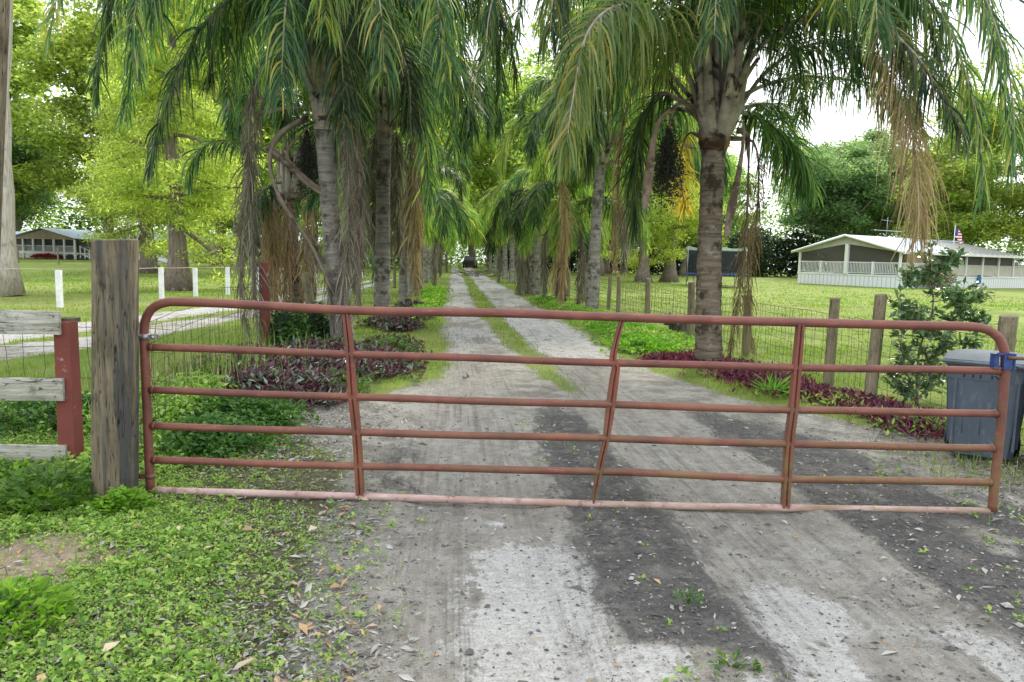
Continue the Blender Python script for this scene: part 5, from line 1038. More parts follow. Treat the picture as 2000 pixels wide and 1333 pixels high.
retree(oakA, (48, 90), 4.0, .85, 'low wide oak just left of the gable of the right house', 'oak_hazed', G_)
retree(oakA, (60, 108), 3.3, 1.12, 'tallest pale oak crown above the gable of the right house', 'oak_hazed', G_)
retree(opA, (64, 76), 1.1, 1.0, 'lime green tree at the right edge of the photo behind the right house', 'cyp', G_)
retree(opA, (3, 122), 1.9, 1.1, 'pale green tree directly over the far end of the drive', None, G_)
retree(opA, (-22, 78), 5.1, .9, 'leafy young tree behind the dead fronds of the near left palm', None, G_)
retree(oakA, (-60, 104), 5.5, 1.0, 'soft green oak between the pale trunk and the forked oak on the left', 'oak_hazed', G_)
retree(opA, (28, 88), 2.9, .8, 'fresh green tree behind the two flared trunks on the right lawn', None, G_)
retree(opA, (19, 92), .4, .85, 'fresh green tree over the dark hedge just right of the drive', None, G_)
retree(opA, (84, 92), 3.1, .85, 'light green tree behind the seamed roof of the right house', None, G_)
retree(opA, (57, 80), 5.0, .95, 'bright lime tree over the right end of the seamed house roof', 'cyp', G_)
retree(opA, (55, 52), 2.0, .8, 'lime green tree reaching in from beyond the right edge of the photo', 'cyp', G_)
retree(opA, (41, 112), 5.2, .8, 'young green tree left of the big round oak on the right', None, G_)
retree(opA, (-62, 108), .9, 1.6, 'tall lime green tree high above the left house', 'cyp', G_)
retree(opA, (-44, 100), 2.9, 1.45, 'tall lime tree rising right of the thick gate post', 'cyp', G_)
retree(opA, (-27, 90), 4.4, 1.35, 'tall fresh green tree above the low white wall', None, G_)
retree(opA, (-70, 92), 3.9, 1.4, 'tall lime tree behind the pale trunk at the left edge', 'cyp', G_)
retree(opA, (-11, 74), 1.4, 1.2, 'tall green tree showing between the crowns of the left palm row', None, G_)
retree(opA, (15, 78), 5.9, 1.3, 'tall green tree above the right palm row', None, G_)
retree(opA, (-4, 104), 3.3, 1.25, 'tall bright tree left of the vanishing point of the drive', 'cyp', G_)
retree(opA, (7, 100), 4.9, 1.2, 'tall bright tree right of the vanishing point of the drive', 'cyp', G_)
# far-off wood that reads as one mass
def mass(name, blobs, mats, leaf, label, cat, kind='stuff'):
    mb = MB()
    for (cx, cy, cz, rx, ry, rz_, n) in blobs:
        o = rng.normal(0, 1, (n, 3)); o = o/np.maximum(np.linalg.norm(o, axis=1, keepdims=True), .01)*(rng.random((n, 1))**.33)
        lump = .78+.5*fbm(np.arctan2(o[:, 1], o[:, 0])*2+cx, o[:, 2]*2+cy, 1.4, 3)
        p = np.array([cx, cy, cz])+o*lump[:, None]*np.array([rx, ry, rz_]); p = p[p[:, 2] > .05]; k = len(p)
        L = leaf*rng.uniform(.5, 1.5, k); V, f = kites(p, rng.random(k)*6.28, rng.normal(0, .5, k), L*1.2, L*.8, .15)
        mi = (fbm(p[:, 0]*.25, p[:, 1]*.25+p[:, 2]*.3, 1.0, 2) > .52).astype(int); mb.add(V, f, np.concatenate([mi, mi]))
    return tag(mb.build(name, mats), label, cat, kind=kind)
bl = []
for a in np.linspace(-52, 62, 46):
    d = 150+rng.normal(0, 9); h_ = rng.uniform(6, 11.5)
    x_ = d*math.tan(rad(a))*.86; bl.append((x_, d, h_*.75, 7.5, 6, h_, 2300))
mass('far_woods', bl, [M['oak'], M['lightgreen']], .55, 'distant belt of mixed green trees behind everything, closing off the lawns', 'woods')
bl = [(x_, 96+rng.normal(0, 1.5)+abs(x_-30)*.03, 2.6, 3.4, 2.4, rng.uniform(3.2, 5.2), 3000) for x_ in np.arange(13, 52, 3.6)]
mass('dark_hedge', bl, [M['darkgreen'], M['darkgreen']], .36, 'tall dark dense hedge across the back of the right lawn left of the house', 'hedge')
bl = [(x_, 92+rng.normal(0, 2), 2.0, 3, 2.4, rng.uniform(2.4, 4.2), 1500) for x_ in (-11, -7.5, -4.6, 7, 10)]
mass('underbrush', bl, [M['lightgreen'], M['darkgreen']], .34, 'green underbrush around the far end of the drive', 'underbrush')
mass('bright_thicket', [(2.5, 128, 3, 13, 3, 7, 9000)], [M['lightgreen'], M['cyp']], .34, 'bright green thicket closing the far end of the drive', 'thicket')
for (x_, y_, s_, lb) in ((-22.5, 86, 3.2, 'round dark green shrub beside the white wall left of the dead fronds'), (-19.0, 87, 2.3, 'smaller dark shrub touching the white wall behind the thin stakes')):
    r0 = tag(empty('shrub', (x_, y_, 0)), lb, 'shrub'); mb = MB(); n = 3600; o = nrm(rng.normal(0, 1, (n, 3)))*(rng.random((n, 1))**.3); p = o*np.array([s_, 1.8, 1.75])+np.array([0, 0, 1.3]); p = p[p[:, 2] > 0]; k = len(p)
    V, f = kites(p, rng.random(k)*6.28, rng.normal(0, .5, k), .3, .18); mb.add(V, f); mb.build('foliage', M['darkgreen'], r0)
    mb = MB(); mb.tube([[0, 0, -.1], [.1, 0, .6], [.3, .1, 1.3]], [.12, .09, .04], 6); mb.tube([[0, 0, -.1], [-.2, 0, .7], [-.6, .1, 1.2]], [.1, .07, .04], 6); mb.build('stem', M['bark_dark'], r0)
# leafy sapling by the right fence
sp = gp(1790, 795); r0 = tag(empty('sapling', (sp[0], sp[1]+.25, float(height(sp[0], sp[1])))), 'open leafy shrub with glossy oval leaves between the right fence and the bins', 'shrub'); st_ = MB(); lf_p = []; lf_a = []; lf_t = []
Ys = sp[1]+.25
def stemline(pts, r):
    P = catmull([at(*q)-np.array([sp[0], Ys, float(height(sp[0], sp[1]))]) for q in pts], 22); st_.tube(P, np.linspace(r, r*.25, 22), 6); return P
main = [([(1790, 795, Ys), (1795, 690, Ys), (1822, 600, Ys+.1), (1815, 520, Ys+.1), (1822, 486, Ys+.1)], .016), ([(1790, 790, Ys), (1770, 720, Ys-.1), (1760, 660, Ys-.2), (1790, 600, Ys-.2)], .012), ([(1792, 760, Ys), (1830, 690, Ys+.1), (1862, 610, Ys+.1), (1890, 560, Ys+.1)], .012), ([(1795, 720, Ys), (1850, 680, Ys-.2), (1905, 672, Ys-.3)], .008), ([(1790, 780, Ys), (1825, 745, Ys+.2), (1850, 730, Ys+.2)], .008), ([(1790, 785, Ys), (1760, 760, Ys), (1745, 730, Ys)], .008), ([(1800, 650, Ys), (1770, 620, Ys), (1752, 592, Ys)], .006), ([(1822, 590, Ys+.1), (1860, 585, Ys), (1910, 588, Ys)], .006), ([(1815, 540, Ys+.1), (1850, 520, Ys), (1880, 505, Ys)], .006), ([(1815, 545, Ys+.1), (1785, 540, Ys), (1770, 560, Ys)], .006), ([(1840, 660, Ys), (1800, 640, Ys-.2), (1780, 645, Ys-.3)], .006), ([(1860, 620, Ys+.1), (1890, 615, Ys), (1912, 640, Ys)], .006)]
for pts, r in main:
    P = stemline(pts, r)
    for k in range(34 if r > .01 else 24):
        c = P[rng.integers(4, 22)]; a = rng.random()*6.28; e = c+np.array([cos(a)*.17, sin(a)*.17, rng.normal(.07, .10)])*rng.uniform(.4, 1.2); st_.tube([c, e], [.003, .0015], 4, cap=False)
        for q in range(9):
            t_ = q/8; pp_ = c+(e-c)*t_; lf_p.append(pp_); lf_a.append(a+(1 if q % 2 else -1)*.9+rng.normal(0, .2)); lf_t.append(rng.normal(.15, .6))
lf_p = np.array(lf_p); mb = MB(); k = len(lf_p); L = .1*rng.uniform(.6, 1.25, k); V, f = kites(lf_p, np.array(lf_a), np.array(lf_t), L, L*.5, .15); mb.add(V, f)
mb.build('foliage', M['shrub'], r0); st_.build('stem', M['bark'], r0)
# dark stump / root ball left of the right palm, leaning pole top left
p = gp(1325, 650); r0 = tag(empty('tree_stump', (p[0], p[1], float(height(p[0], p[1])))), 'dark broken stump in the green ground cover left of the right palm', 'stump'); mb = MB()
for k in range(11): a = rng.random()*6.28; mb.tube(catmull([(cos(a)*.1, sin(a)*.1, -.05), (cos(a)*.2, sin(a)*.15, .2), (cos(a)*.35, sin(a)*.25, rng.uniform(.15, .5))], 8), [.09, .09, .08, .07, .06, .05, .04, .02], 6)
mb.build('wood', M['bark_dark'], r0)
q0 = at(6, 0, 7.5); q1 = at(-14, 470, 7.5)
d_ = (q0-q1)/(q0[2]-q1[2]); r0 = MB(); bz = q1-d_*(q1[2]+.1); r0.tube([bz, q1, q0, q0+d_*3], [.065, .062, .055, .05], 18)
tag(r0.build('utility_pole', M['postwood']), 'dark leaning pole cut by the upper left edge of the photo', 'pole')
# ------------------------------------------------------------------ right house
HW = simple('white_siding', (.72, .73, .72), .6, 0, .05, 2); HB = simple('beige_siding', (.46, .44, .39), .7, 0, .08, 2); HDK = simple('dark_window', (.02, .025, .03), .25, 0, .2, 2, .05, .5)
def roofmat(name, c, seam=None):
    t = NT(name); co = t.coord(); w_ = t.n('ShaderNodeTexWave'); w_.bands_direction = 'X'; t.l(co, w_.inputs['Vector']); w_.inputs['Scale'].default_value = .75
    cc = t.mix(t.mr(w_.outputs[1], .0, .16), tuple(x*.7 for x in c), c); cc = t.mix(t.math('MULTIPLY', t.mr(t.noise(co, .6, 4), .45, .7), .4), cc, tuple(x*.75 for x in c))
    return t.done(t.bsdf(cc, .6, 0, t.bump(w_.outputs[1], .3, .02), .3))
RM = roofmat('pale_metal_roof', (.42, .52, .66)); RG = roofmat('grey_metal_roof', (.46, .46, .43))
def screenmat(name, c, a):
    t = NT(name); tr = t.n('ShaderNodeBsdfTransparent'); tr.inputs[0].default_value = (.5, .5, .5, 1); mx = t.n('ShaderNodeMixShader'); mx.inputs[0].default_value = a
    t.l(tr.outputs[0], mx.inputs[1]); t.l(t.bsdf(c, .6, 0, None, .2), mx.inputs[2]); return t.done(mx.outputs[0])
SC = screenmat('insect_screen', (.085, .08, .07), .8)
def skirtmat():
    t = NT('ribbed_skirting'); co = t.coord(); w_ = t.n('ShaderNodeTexWave'); w_.bands_direction = 'DIAGONAL'; t.l(t.map(co, (1, 1, .0)), w_.inputs['Vector']); w_.inputs['Scale'].default_value = 1.6
    cc = t.mix(t.mr(w_.outputs[1], 0, .12), (.42, .44, .47), (.72, .74, .77)); return t.done(t.bsdf(cc, .6, 0, t.bump(w_.outputs[1], .2, .02)))
SK = skirtmat()
def rail_run(mb, a, b, z0, z1, step=.14, r=.02):
    a = np.array(a, float); b = np.array(b, float); L_ = np.linalg.norm(b-a); an = math.atan2(b[1]-a[1], b[0]-a[0]); m_ = (a+b)/2
    mb.box((m_[0], m_[1], z1), (L_, .08, .07), rz=an); mb.box((m_[0], m_[1], z0), (L_, .05, .05), rz=an)
    for k in range(1, int(L_/step)): q = a+(b-a)*k*step/L_; mb.box((q[0], q[1], (z0+z1)/2), (r*2, r*2, z1-z0-.08), rz=an)
g1 = gp(1757, 563); g0 = gp(1580, 553); ha = math.atan2(.43, .90)
W_ = 9.8
rh = tag(empty('mobile_home', (g1[0], g1[1], 0), ha), 'long white house with dark screened gable porch and pale metal roof on the right lawn', 'house')
LX = 20.0
mb = MB(); mb.box((LX/2, .02, .42), (LX, .06, .88)); mb.box((.02, W_/2, .42), (.06, W_-.06, .88)); mb.box((LX/2, W_-.02, .42), (LX, .06, .88)); mb.box((LX-.03, W_/2, .42), (.06, W_-.1, .88)); mb.build('skirting', SK, rh)
mb = MB(); mb.box((LX/2, W_/2, .93), (LX+.1, W_+.1, .12)); mb.build('deck', HW, rh)
mb = MB(); mb.box((4.5, 5.7, 1.98), (.12, 7.6, 1.96)); mb.box((10.8, 1.9, 1.98), (12.7, .12, 1.96)); mb.box((17.1, 5.7, 1.98), (.12, 7.5, 1.96)); mb.box((10.8, 9.6, 1.98), (12.7, .12, 1.96)); wl = mb.build('wall', HB, rh)
for x_, w_, zz_, hh_ in ((9.6, .5, 1.85, 1.2), (12.4, 1.0, 1.9, 1.75), (15.4, .6, 1.85, 1.2), (6.6, 1.2, 1.9, 1.7)):
    m_ = MB(); m_.box((x_, 1.82, zz_), (w_, .05, hh_)); m_.build('door' if w_ >= 1 else 'window', HDK, rh)
for (x_, y_, rz_) in ((4.42, 3, 0), (4.42, 7.4, 0)): m_ = MB(); m_.box((x_, y_, 1.9), (.05, 1.0, 1.6)); m_.build('window', HDK, rh)
# roof: ridge along x
RZ, EZ, OV = 4.28, 3.0, .45
def slab(mb, pts, th=.09):
    p = np.array(pts, float); nn_ = nrm(np.cross(p[1]-p[0], p[2]-p[0])); nn_ = nn_ if nn_[2] > 0 else -nn_; q = p-nn_*th; V = np.vstack([p, q]); k = len(p)
    mb.add(V, [list(range(k))]); mb.add(V, [list(range(2*k-1, k-1, -1))]); mb.add(V, [[i, k+i, k+(i+1) % k, (i+1) % k] for i in range(k)])
ez = EZ-OV*(RZ-EZ)/(W_/2)
mb = MB(); slab(mb, [(-.5, -OV, ez), (8.5, -OV, ez), (8.5, W_/2, RZ), (-.5, W_/2, RZ)]); slab(mb, [(-.5, W_+OV, ez), (17.4, W_+OV, ez), (17.4, W_/2, RZ-.02), (-.5, W_/2, RZ)]); rfo = mb.build('roof', RM, rh)
mb = MB(); slab(mb, [(8.5, -OV, ez-.0), (17.4, -OV, ez-.0), (17.4, W_/2, RZ-.2), (8.5, W_/2, RZ-.02)])
rg = mb.build('roof', RG, rh); mb = MB()
for k in range(10): x_ = 8.9+k*.9; mb.tube([(x_, -OV, ez+.04), (x_, W_/2-.1, RZ-.02-.18*(x_-8.5)/9)], .02, 4)
mb.build('roof_seam', simple('dark_seam', (.13, .13, .12), .6, .3, .2, 3), rg)
mb = MB(); slab(mb, [(0, 0, EZ-.14), (0, W_/2, RZ-.14), (0, W_, EZ-.14), (0, W_-.02, EZ-.3), (0, W_/2, EZ+.42), (0, 0.02, EZ-.3)], .08) if False else None
th = .1; pro = [(0, EZ-.12), (W_/2, RZ-.12), (W_, EZ-.12), (W_, EZ-.2), (W_/2, EZ+.52), (0, EZ-.2)]
V = np.array([[x_, a, b] for x_ in (-.05, .05) for a, b in pro]); 
for f in ([0, 1, 4, 5], [1, 2, 3, 4]): mb.add(V, [f]); mb.add(V, [[6+k for k in f[::-1]]])
mb.add(V, [[i, 6+i, 6+(i+1) % 6, (i+1) % 6] for i in range(6)]); mb.build('gable', HB, rh)
mb = MB()   # fascia boards
for a, b in (((-.52, -OV, ez-.08), (-.52, W_/2, RZ-.06)), ((-.52, W_/2, RZ-.06), (-.52, W_+OV, ez-.08))): mb.tube([a, b], .11, 4)
mb.box((8.4, -OV-.03, ez-.1), (18.0, .05, .17)); mb.build('fascia', HW, rh)
mb = MB()
for y_ in (.12, W_/2, W_-.12):
    zt = EZ-.2 if y_ != W_/2 else EZ+.5; w_ = .17 if y_ != W_/2 else .3; mb.box((.0, y_, (zt+.99)/2), (w_, w_, zt-.99)); 
mb.build('porch_post', HW, rh)
for k, x_ in enumerate((3.9, 7.2, 9.4, 12.0, 14.6, 17.1)):
    mb = MB(); mb.box((x_, .12, 1.9), (.14, .14, 1.83)); mb.build('porch_post', HW, rh)
mb = MB(); rail_run(mb, (0, .2), (0, W_/2-.15), 1.1, 1.98); rail_run(mb, (0, W_/2+.15), (0, W_-.2), 1.1, 1.98)
for y_ in (W_*.25, W_*.76): mb.box((0, y_, 1.52), (.16, .16, 1.06))
mb.build('railing', HW, rh); mb = MB(); rail_run(mb, (.2, .12), (7.2, .12), 1.1, 1.98); mb.build('railing', HW, rh)
mb = MB(); rail_run(mb, (7.2, .12), (LX, .12), 1.08, 1.95, 50); mb.box((13.6, .14, 1.5), (12.6, .02, .84)); mb.build('railing', HB, rh)
mb = MB(); mb.add([[.07, .2, 1.98], [.07, W_/2-.15, 1.98], [.07, W_/2-.15, EZ+.5], [.07, .2, EZ-.2]], [[0, 1, 2, 3]]); mb.add([[.07, W_-.2, 1.98], [.07, W_/2+.15, 1.98], [.07, W_/2+.15, EZ+.5], [.07, W_-.2, EZ-.2]], [[0, 1, 2, 3]]); mb.build('insect_screen', SC, rh)
mb = MB(); mb.box((12.2, .2, 2.35), (9.8, .01, .78)); mb.build('insect_screen', SC, rh)
em = NT('lit_lamp'); e_ = em.n('ShaderNodeEmission'); e_.inputs[0].default_value = (1, .62, .3, 1); e_.inputs[1].default_value = 14; em.done(e_.outputs[0])
mb = MB(); mb.tube([(4.3, 1.2, 2.5), (4.3, 1.2, 2.68)], [.1, .07], 12); lampo = mb.build('porch_lamp', em.m, rh)
am = MB(); am.tube([(5.2, W_/2, RZ-.1), (5.2, W_/2, RZ+1.7)], .03, 6); am.tube([(3.4, W_/2, RZ+.55), (7.2, W_/2, RZ+.5)], .02, 5)
am.tube([(4.3, W_/2, RZ+1.45), (6.1, W_/2, RZ+1.4)], .02, 5)
for k in range(7): am.tube([(3.5+k*.6, W_/2-.4, RZ+.54), (3.5+k*.6, W_/2+.4, RZ+.54)], .012, 4)
tag(am.build('antenna', M['steel']), 'thin metal aerial rising over the gable roof of the right house', 'antenna'); bpy.context.view_layer.update()
ao = bpy.data.objects['antenna']; ao.location = rh.location; ao.rotation_euler = (0, 0, ha)
# flags
def flagmat():
    t = NT('striped_flag'); uv = t.coord('Generated'); s = t.n('ShaderNodeSeparateXYZ'); t.l(uv, s.inputs[0])
    st = t.math('LESS_THAN', t.math('FRACT', t.math('MULTIPLY', s.outputs[2], 6.5)), .5)
    c = t.mix(st, (.75, .74, .74), (.45, .02, .04)); can = t.math('MULTIPLY', t.math('LESS_THAN', s.outputs[0], .42), t.math('GREATER_THAN', s.outputs[2], .46))
    v = t.n('ShaderNodeTexVoronoi'); t.l(uv, v.inputs['Vector']); v.inputs['Scale'].default_value = 16; star = t.mr(v.outputs['Distance'], .25, .2)
    c = t.mix(can, c, t.mix(star, (.03, .05, .2), (.7, .7, .75))); return t.done(t.bsdf(c, .8))
FM = flagmat()
def flag(x, y, z0, zt, s, label, rz):
    r_ = tag(empty('flag', (x, y, 0), rz), label, 'flag'); mb = MB(); mb.tube([(0, 0, z0), (0, 0, zt)], .03*s, 8); mb.build('pole', M['whitewood'], r_)
    n = 14; u = np.linspace(0, 1, n); v = np.linspace(0, 1, 9); U, V_ = np.meshgrid(u, v, indexing='ij')
    X_ = U*.75*s; Z_ = zt-.1-V_*.95*s-U**1.2*.75*s; Y_ = .09*s*np.sin(U*9+V_*2)*U
    mb = MB(); i = (np.arange(n-1)[:, None]*9+np.arange(8)[None]).ravel(); mb.add(np.stack([X_, Y_, Z_], -1), np.stack([i, i+9, i+10, i+1], 1), 0, True); mb.build('cloth', FM, r_)
fp_ = at(1866, 440, 66); flag(fp_[0], fp_[1], 0, fp_[2], 1.0, 'small red, white and blue flag on a pole above the right house roof', 0)
fp_ = at(252, 432, 80); flag(fp_[0], fp_[1], 0, fp_[2], .9, 'small limp striped flag on a white pole just above the thick gate post', pi)
# towel and bucket at the skirting, white car beyond
M['blue'] = simple('blue_plastic', (.02, .16, .36), .6, 0, .3, 8)
Rl = lambda lx, ly: np.array([g1[0]+lx*cos(ha)-ly*sin(ha), g1[1]+lx*sin(ha)+ly*cos(ha)])
def onwall(px):   # local x on the long wall seen at this pixel column
    d = _ray(px, 560); A_ = np.array([[cos(ha), -d[0]], [sin(ha), -d[1]]]); s_, t_ = np.linalg.solve(A_, -g1[:2]); return s_
print('roof split', onwall(1880), onwall(2000), onwall(1985)); lx = onwall(1909); q = Rl(lx, -.06); mb = MB(); n = 9
u = np.linspace(-1, 1, n); v = np.linspace(0, 1, 9); U, V_ = np.meshgrid(u, v, indexing='ij'); hw = np.interp(V_, [0, .2, .6, 1], [.1, .3, .3, .22])
P_ = np.stack([U*hw, -.05+.04*np.sin(U*7), 1.15-V_*1.0], -1); i = (np.arange(n-1)[:, None]*9+np.arange(8)[None]).ravel(); mb.add(P_, np.stack([i, i+9, i+10, i+1], 1), 0, True); P2 = P_+np.array([0, .04, 0]); mb.add(P2, np.stack([i+1, i+10, i+9, i], 1), 0, True)
o = mb.build('hanging_towel', M['blue']); o.location = (q[0], q[1], 0); o.rotation_euler = (0, 0, ha); tag(o, 'blue cloth hanging on the skirting of the right house', 'cloth')
lx = onwall(1903); q = Rl(lx-.4, -.7); r_ = tag(empty('bucket', (q[0], q[1], 0)), 'white and blue bucket on the grass below the blue cloth', 'bucket'); mb = MB(); mb.tube([(0, 0, 0), (0, 0, .35)], [.2, .24], 16); mb.build('body', M['whitewood'], r_); mb = MB(); mb.tube([(0, 0, .35), (0, 0, .48)], [.27, .25], 16); mb.build('lid', simple('violet_plastic', (.06, .03, .35), .5, 0, .1, 5), r_)
lx = onwall(1832); q = Rl(lx-2.2, -1.2); r0 = tag(empty('shrub', (q[0], q[1], 0)), 'round brownish green bush against the skirting of the right house', 'shrub'); mb = MB(); n = 2600; o = nrm(rng.normal(0, 1, (n, 3)))*(rng.random((n, 1))**.3); p = o*np.array([1.5, .9, .95])+np.array([0, 0, .8]); p = p[p[:, 2] > 0]; k = len(p); V, f = kites(p, rng.random(k)*6.28, rng.normal(0, .5, k), .16, .09); mb.add(V, f, np.tile(rng.integers(0, 3, k) > 1, 2)); mb.build('foliage', [M['oak'], M['straw']], r0)
mb = MB(); mb.tube([(0, 0, -.1), (.1, 0, .8)], [.08, .04], 6); mb.build('stem', M['bark_dark'], r0)
def car(loc, rz, mat, label, L=4.7, top=1.7):
    r_ = tag(empty('parked_car', (loc[0], loc[1], 0), rz), label, 'car')
    prof = [(-L/2, .45), (-L/2, .95), (-L*.36, 1.05), (-L*.24, top), (L*.2, top), (L*.36, 1.08), (L/2, .98), (L/2, .42)]
    def ex(pr, w, m_, mb):
        V = np.array([[a, s*w*(1 if b < 1.2 else .82), b] for s in (-1, 1) for a, b in pr]); k = len(pr); mb.add(V, [list(range(k))[::-1]]); mb.add(V, [list(range(k, 2*k))]); mb.add(V, [[i, (i+1) % k, k+(i+1) % k, k+i] for i in range(k)], m_)
    mb = MB(); ex(prof, .9, 0, mb); mb.build('body', mat, r_)
    for s in (-1, 1): 
        mb = MB(); mb.add([[-L*.31, s*.86, 1.12], [-L*.22, s*.76, top-.12], [L*.18, s*.76, top-.12], [L*.3, s*.86, 1.12]], [[0, 1, 2, 3]]); o = mb.build('side_window', HDK, r_); o.location.y = s*.03
    mb = MB(); mb.add([[L*.365, -.75, 1.13], [L*.365, .75, 1.13], [L*.215, .68, top-.08], [L*.215, -.68, top-.08]], [[0, 1, 2, 3]]); o = mb.build('windscreen', HDK, r_); o.location.x = .03
    mb = MB(); mb.add([[-L*.355, -.75, 1.13], [-L*.355, .75, 1.13], [-L*.25, .68, top-.08], [-L*.25, -.68, top-.08]], [[0, 1, 2, 3]]); o = mb.build('rear_window', HDK, r_); o.location.x = -.03
    for x_ in (-L*.31, L*.31):
        for s in (-1, 1): mb = MB(); mb.tube([(x_, s*.72, .34), (x_, s*.93, .34)], .34, 18); w_ = mb.build('wheel', M['tyre'], r_); mb = MB(); mb.tube([(x_, s*.925, .34), (x_, s*.94, .34)], .19, 12); mb.build('rim', M['steel'], w_)
    return r_
cp_ = at(917, 527, 116); car((cp_[0]+.1, 116), rad(82), simple('dark_car_paint', (.04, .03, .03), .35, .1, .1, 2, .05, .5), 'dark car parked beyond the far end of the drive', 4.7, 1.8)
cp_ = at(1976, 505, 74); car((cp_[0]+2.5, 78), rad(20), simple('white_car_paint', (.7, .7, .72), .35, 0, .05, 2, .05, .5), 'white car parked behind the right end of the right house', 5.0, 2.6)
p = gp(941, 541); r0 = tag(empty('brush_pile', (p[0], p[1], 0)), 'low heap of dead branches on the right of the far end of the drive', 'brush pile'); mb = MB()
for k in range(70): a = rng.random()*6.28; c = rng.normal(0, 1, 3)*np.array([.8, .6, .18])+np.array([0, 0, .3]); e = c+np.array([cos(a), sin(a), rng.normal(0, .15)])*rng.uniform(.4, 1.1); mb.tube([c, e], [.03, .015], 4)
mb.build('branches', M['bark_dark'], r0)
# ------------------------------------------------------------------ trampoline with net
tp = at(1397, 545, 50.5); r_ = tag(empty('trampoline', (tp[0], tp[1], 0)), 'round trampoline with blue pad and tall safety net behind the right palm', 'trampoline')
R_ = 2.15; th = np.linspace(0, 2*pi, 49)
mb = MB(); ro, ri = R_, R_-.3; V = np.vstack([np.stack([r*np.cos(th), r*np.sin(th), np.full(49, z)], 1) for r, z in ((ro, .86), (ri, .86), (ri, .92), (ro, .92))]); i = np.arange(48)
for a, b in ((0, 1), (1, 2), (2, 3), (3, 0)): mb.add(V, np.stack([a*49+i, a*49+i+1, b*49+i+1, b*49+i], 1))
mb.build('pad', simple('blue_vinyl', (.02, .06, .3), .5, 0, .15, 3), r_)
mb = MB(); mb.add(np.vstack([np.stack([ri*np.cos(th[:-1]), ri*np.sin(th[:-1]), np.full(48, .89)], 1), [[0, 0, .87]]]), [[k, (k+1) % 48, 48] for k in range(48)]); mb.build('mat', M['tyre'], r_)
for k in range(4):
    a = k*pi/2+.5; b = a+.5; mb = MB(); mb.tube([(R_*.93*cos(a), R_*.93*sin(a), .86), (R_*.95*cos(a), R_*.95*sin(a), .04), (R_*.95*cos(b), R_*.95*sin(b), .04), (R_*.93*cos(b), R_*.93*sin(b), .86)], .03, 8); mb.build('leg', M['steel'], r_)
for k in range(6): a = k*pi/3+.2; mb = MB(); mb.tube([(R_*1.03*cos(a), R_*1.03*sin(a), .3), (R_*1.03*cos(a), R_*1.03*sin(a), 2.75)], .025, 8); mb.build('net_pole', M['steel'], r_)
mb = MB(); z_ = np.array([.9, 2.55]); V = np.vstack([np.stack([R_*.94*np.cos(th), R_*.94*np.sin(th), np.full(49, z)], 1) for z in z_]); mb.add(V, np.stack([i, i+1, 50+i, 49+i], 1), 0, True); mb.build('safety_net', screenmat('black_net', (.06, .07, .07), .3), r_)
mb = MB(); a2 = np.linspace(0, 2*pi, 97); dz = -.16*np.abs(np.sin(a2*3-.6)); V = np.vstack([np.stack([R_*1.0*np.cos(a2), R_*1.0*np.sin(a2), 2.78+dz], 1), np.stack([R_*.95*np.cos(a2), R_*.95*np.sin(a2), 2.5+dz*.2], 1)]); i2 = np.arange(96); mb.add(V, np.stack([i2, i2+1, 98+i2, 97+i2], 1)); mb.build('net_top_band', simple('pale_band', (.5, .58, .58), .7, 0, .1, 4), r_)
# ------------------------------------------------------------------ left house
A0 = at(27, 500, 113); B0 = at(147, 503, 109); A0[2] = B0[2] = 0; ln = np.linalg.norm(B0-A0); la_ = math.atan2(B0[1]-A0[1], B0[0]-A0[0])
lh = tag(empty('farmhouse', tuple(A0), la_), 'white house with screened gable porch and pale metal roof beyond the left lawn', 'house')
w_ = ln; n = 6
mb = MB(); mb.box((w_/2, 2, .85), (w_+.3, 4.2, .22)); mb.build('deck', M['whitewood'], lh)
mb = MB(); mb.box((w_/2+3, 6.2, 1.5), (w_+34, 4.2, 3.0)); mb.build('wall', HB, lh)
mb = MB(); slab(mb, [(-14.5, 3.7, 2.98), (w_+20.5, 3.7, 2.98), (w_+20.5, 7.6, 4.0), (-14.5, 7.6, 4.0)]); slab(mb, [(-14.5, 11.5, 2.98), (w_+20.5, 11.5, 2.98), (w_+20.5, 7.6, 4.0), (-14.5, 7.6, 4.0)]); mb.build('roof', RM, lh)
mb = MB(); slab(mb, [(-.6, -.5, 2.95), (-.6, 7.5, 2.95), (w_/2, 7.5, 4.35), (w_/2, -.5, 4.35)]); slab(mb, [(w_+.6, -.5, 2.95), (w_+.6, 7.5, 2.95), (w_/2, 7.5, 4.35), (w_/2, -.5, 4.35)]); mb.build('porch_roof', RM, lh)
mb = MB(); V = np.array([[a, y_, b] for y_ in (-.06, .06) for a, b in ((-.1, 2.78), (w_+.1, 2.78), (w_/2, 4.15))]); mb.add(V, [[0, 1, 2]]); mb.add(V, [[5, 4, 3]]); mb.add(V, [[0, 3, 4, 1], [1, 4, 5, 2], [2, 5, 3, 0]]); mb.build('gable', simple('tan_gable_wood', (.42, .33, .23), .8, 0, .15, 2), lh)
for k in range(n+1):
    mb = MB(); x_ = k*w_/n; mb.box((x_, 0, 1.88), (.24, .2, 1.8)); mb.box((x_, 0, .4), (.2, .2, .8))
    for s in (-1, 1): mb.tube([(x_, 0, .35), (x_+s*.45, 0, .72)], .06, 4)
    mb.build('porch_post', M['whitewood'], lh)
mb = MB(); rail_run(mb, (0, .12), (w_, .12), 1.05, 1.85, .2); mb.build('railing', M['whitewood'], lh)
mb = MB(); mb.box((w_/2, .2, 1.9), (w_-.2, .01, 1.75)); mb.build('insect_screen', screenmat('porch_screen', (.07, .08, .085), .55), lh)
for x_ in (1.6, 4.8, 6.4): mb = MB(); mb.box((x_, 4.05, 2.0), (1.2, .06, 1.5)); mb.build('window', HDK, lh)
mb = MB(); mb.box((11.6, 4.05, 1.9), (1.0, .06, 2.0)); mb.build('door', HDK, lh)
mb = MB()
